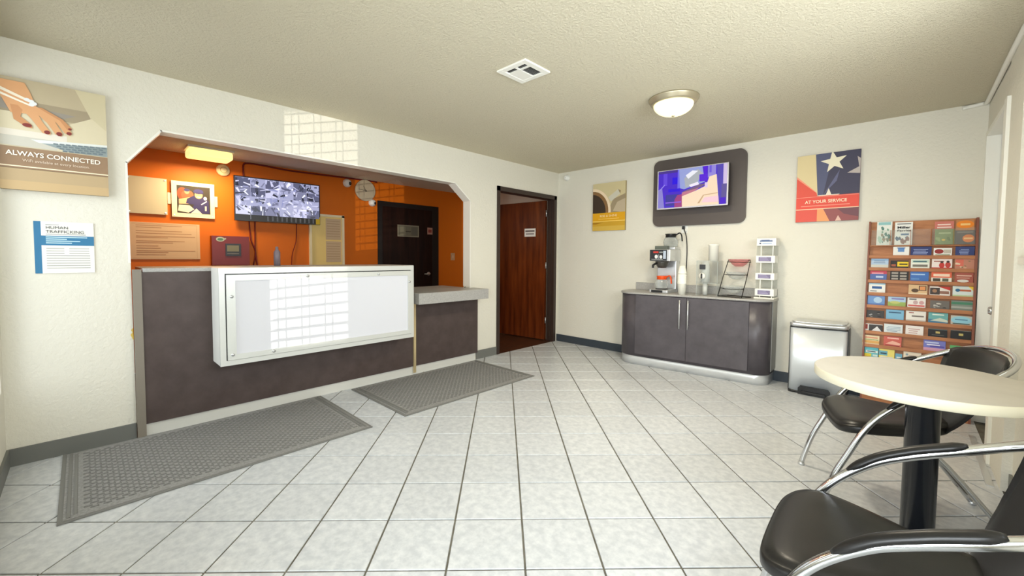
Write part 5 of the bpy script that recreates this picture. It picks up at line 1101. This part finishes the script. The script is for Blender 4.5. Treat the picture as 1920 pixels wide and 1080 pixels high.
# ================================================================== TABLE AND CHAIRS
TX, TY, TR_ = 3.712, -2.452, 0.342
tb = thing('cafe_table', (TX, TY, 0), 'round cream topped cafe table on a black pedestal', 'table')
mb = MB(); mb.lathe([(0.0, 0.750), (TR_ - 0.004, 0.750), (TR_ - 0.002, 0.7495)], (TX, TY, 0), TABLET, 96, smooth=False); mb.build('table_top', tb)
mb = MB(); mb.lathe([(TR_ - 0.003, 0.7498), (TR_, 0.747), (TR_, 0.715), (TR_ - 0.003, 0.712), (0.0, 0.712)], (TX, TY, 0), TABLEE, 96); mb.build('edge_band', tb)['label'] = 'pale cream edge band'
mb = MB(); mb.lathe([(0.052, 0.02), (0.052, 0.700), (0.09, 0.705), (0.09, 0.712)], (TX + 0.014, TY, 0), BLACKM, 40); mb.build('pedestal', tb)
mb = MB(); mb.lathe([(0.0, 0.0), (0.085, 0.0), (0.085, 0.012), (0.06, 0.022), (0.0, 0.022)], (TX + 0.014, TY, 0), BLACKM, 32); mb.build('base', tb)

def make_chair(label, loc, rz):
    t = thing('armchair', loc, label, 'chair', 'black and chrome armchairs', rz)
    prof = [(0.0, 0.012, 0.25), (0.046, 0.177, 0.25), (0.100, 0.303, 0.25), (0.148, 0.410, 0.251), (0.205, 0.497, 0.253), (0.290, 0.578, 0.256), (0.370, 0.627, 0.258), (0.480, 0.680, 0.257), (0.575, 0.727, 0.248), (0.645, 0.768, 0.205), (0.690, 0.796, 0.115)]
    Y = lambda u: 0.30 - u
    pts = [(-l, Y(u), z) for u, z, l in prof] + [(0, Y(0.705), 0.806)] + [(l, Y(u), z) for u, z, l in reversed(prof)]
    m = MB(); m.tube(pts, 0.0135, CHROME, 14, sub=6); m.build('frame', t, local=True)['label'] = 'chrome tube running from the front legs over the arms round the back'
    for sg in (-1, 1):
        ap = [(sg * 0.254, Y(0.232), 0.538), (sg * 0.257, Y(0.30), 0.600), (sg * 0.259, Y(0.375), 0.645), (sg * 0.258, Y(0.43), 0.671), (sg * 0.257, Y(0.49), 0.697)]
        m = MB(); m.tube(ap, lambda k: (0.0175 * min(1, 0.55 + 4 * k, 0.55 + 4 * (1 - k)), 0.013 * min(1, 0.45 + 5 * k, 0.45 + 5 * (1 - k))), LEATHER, 12, sub=6); m.build('arm_pad', t, local=True)
    # seat
    def outline(k):
        half = [(0.0, 0.062), (0.10, 0.064), (0.175, 0.074), (0.222, 0.102), (0.243, 0.15), (0.236, 0.21), (0.205, 0.30), (0.165, 0.39), (0.130, 0.46), (0.105, 0.50), (0.06, 0.512), (0.0, 0.515)]
        full = half + [(-x, u) for x, u in reversed(half[1:-1])]
        return [(x * k, 0.27 + (u - 0.27) * k) for x, u in full]
    def smooth_loop(P, sub=4):
        Q = []; n = len(P)
        for i in range(n):
            a, b, c, d = [Vector(P[(i + j) % n]) for j in (-1, 0, 1, 2)]
            for k in range(sub):
                s_ = k / sub; Q.append(tuple(0.5 * ((2 * b) + (c - a) * s_ + (2 * a - 5 * b + 4 * c - d) * s_ ** 2 + (3 * b - a - 3 * c + d) * s_ ** 3)))
        return Q
    m = MB(); rings = [(0.88, 0.402), (0.97, 0.404), (1.0, 0.414), (1.004, 0.432), (0.985, 0.446), (0.975, 0.444), (0.955, 0.452), (0.85, 0.457), (0.6, 0.452), (0.3, 0.450)]
    vs = []; n = 0
    for k, z in rings:
        P = smooth_loop(outline(k)); n = len(P)
        for x, u in P:
            dz = -0.030 * max(0.0, (0.19 - u) / 0.13) ** 2 + 0.020 * max(0.0, (u - 0.38) / 0.13) ** 2
            vs.append((x, Y(u), z + dz))
    fs = [(j * n + q, j * n + (q + 1) % n, (j + 1) * n + (q + 1) % n, (j + 1) * n + q) for j in range(len(rings) - 1) for q in range(n)]
    fs += [tuple(reversed(range(n))), tuple((len(rings) - 1) * n + q for q in range(n))]
    m.add(vs, fs, LEATHER, True); m.build('seat', t, local=True)
    # backrest: narrow at the seat, wide under the rail, wrapped forward at the sides
    wd = [(0.0, 0.125), (0.12, 0.160), (0.28, 0.196), (0.45, 0.220), (0.62, 0.234), (0.78, 0.242), (0.90, 0.234), (0.97, 0.195), (1.0, 0.12)]
    def width(tv):
        for (a, wa), (b, wb) in zip(wd, wd[1:]):
            if tv <= b: return wa + (wb - wa) * (tv - a) / (b - a)
        return wd[-1][1]
    m = MB(); nu, nv = 12, 20
    for side in (0, 1):
        vs = []
        for j in range(nv + 1):
            tv_ = j / nv; w_ = width(tv_)
            for i in range(nu + 1):
                l = (i / nu * 2 - 1)
                e = abs(l) ** 6
                u = 0.487 + 0.192 * tv_ + 0.015 * math.sin(math.pi * tv_) - 1.15 * (l * w_) ** 2 * (0.4 + 0.6 * tv_)
                z = 0.425 + 0.372 * tv_
                edge = (1 - e) * (1 - max(0, (tv_ - 0.92) / 0.08) ** 2) * min(1, tv_ / 0.04 + 0.2)
                th = 0.016 * edge
                vs.append((l * w_, Y(u + (th if side else -th)), z))
        fs = [(j * (nu + 1) + i, j * (nu + 1) + i + 1, (j + 1) * (nu + 1) + i + 1, (j + 1) * (nu + 1) + i) for j in range(nv) for i in range(nu)]
        if side: fs = [tuple(reversed(f)) for f in fs]
        m.add(vs, fs, LEATHER, True)
    o = m.build('backrest', t, local=True)
    # under-seat frame and back legs
    m = MB(); m.tube([(-0.25, Y(0.142), 0.398), (-0.12, Y(0.20), 0.392), (0.12, Y(0.20), 0.392), (0.25, Y(0.142), 0.398)], 0.011, CHROME, 10, sub=4); m.tube([(-0.09, Y(0.20), 0.393), (-0.075, Y(0.46), 0.405)], 0.010, CHROME, 8); m.tube([(0.09, Y(0.20), 0.393), (0.075, Y(0.46), 0.405)], 0.010, CHROME, 8); m.build('seat_frame', t, local=True)
    for sg in (-1, 1):
        m = MB(); m.tube([(sg * 0.078, Y(0.36), 0.398), (sg * 0.105, Y(0.50), 0.262), (sg * 0.16, Y(0.69), 0.012)], 0.011, CHROME, 12, sub=4); lg = m.build('leg', t, local=True)
        m = MB(); m.lathe([(0.0, 0.0), (0.015, 0.0), (0.016, 0.012), (0.011, 0.020)], (sg * 0.16, Y(0.694), 0), STEEL, 12); m.build('foot', lg, local=True)
        m = MB(); m.lathe([(0.0, 0.0), (0.016, 0.0), (0.017, 0.010), (0.0135, 0.018)], (sg * 0.25, Y(0.0), 0), STEEL, 12); m.build('foot', t, local=True)
    return t
make_chair('black seated chrome armchair in the foreground, in front of the table', (3.618, -3.33, 0), R(91.5))
make_chair('black seated chrome armchair behind the round table, near the brochure rack', (3.607, -2.000, 0), R(107.2))
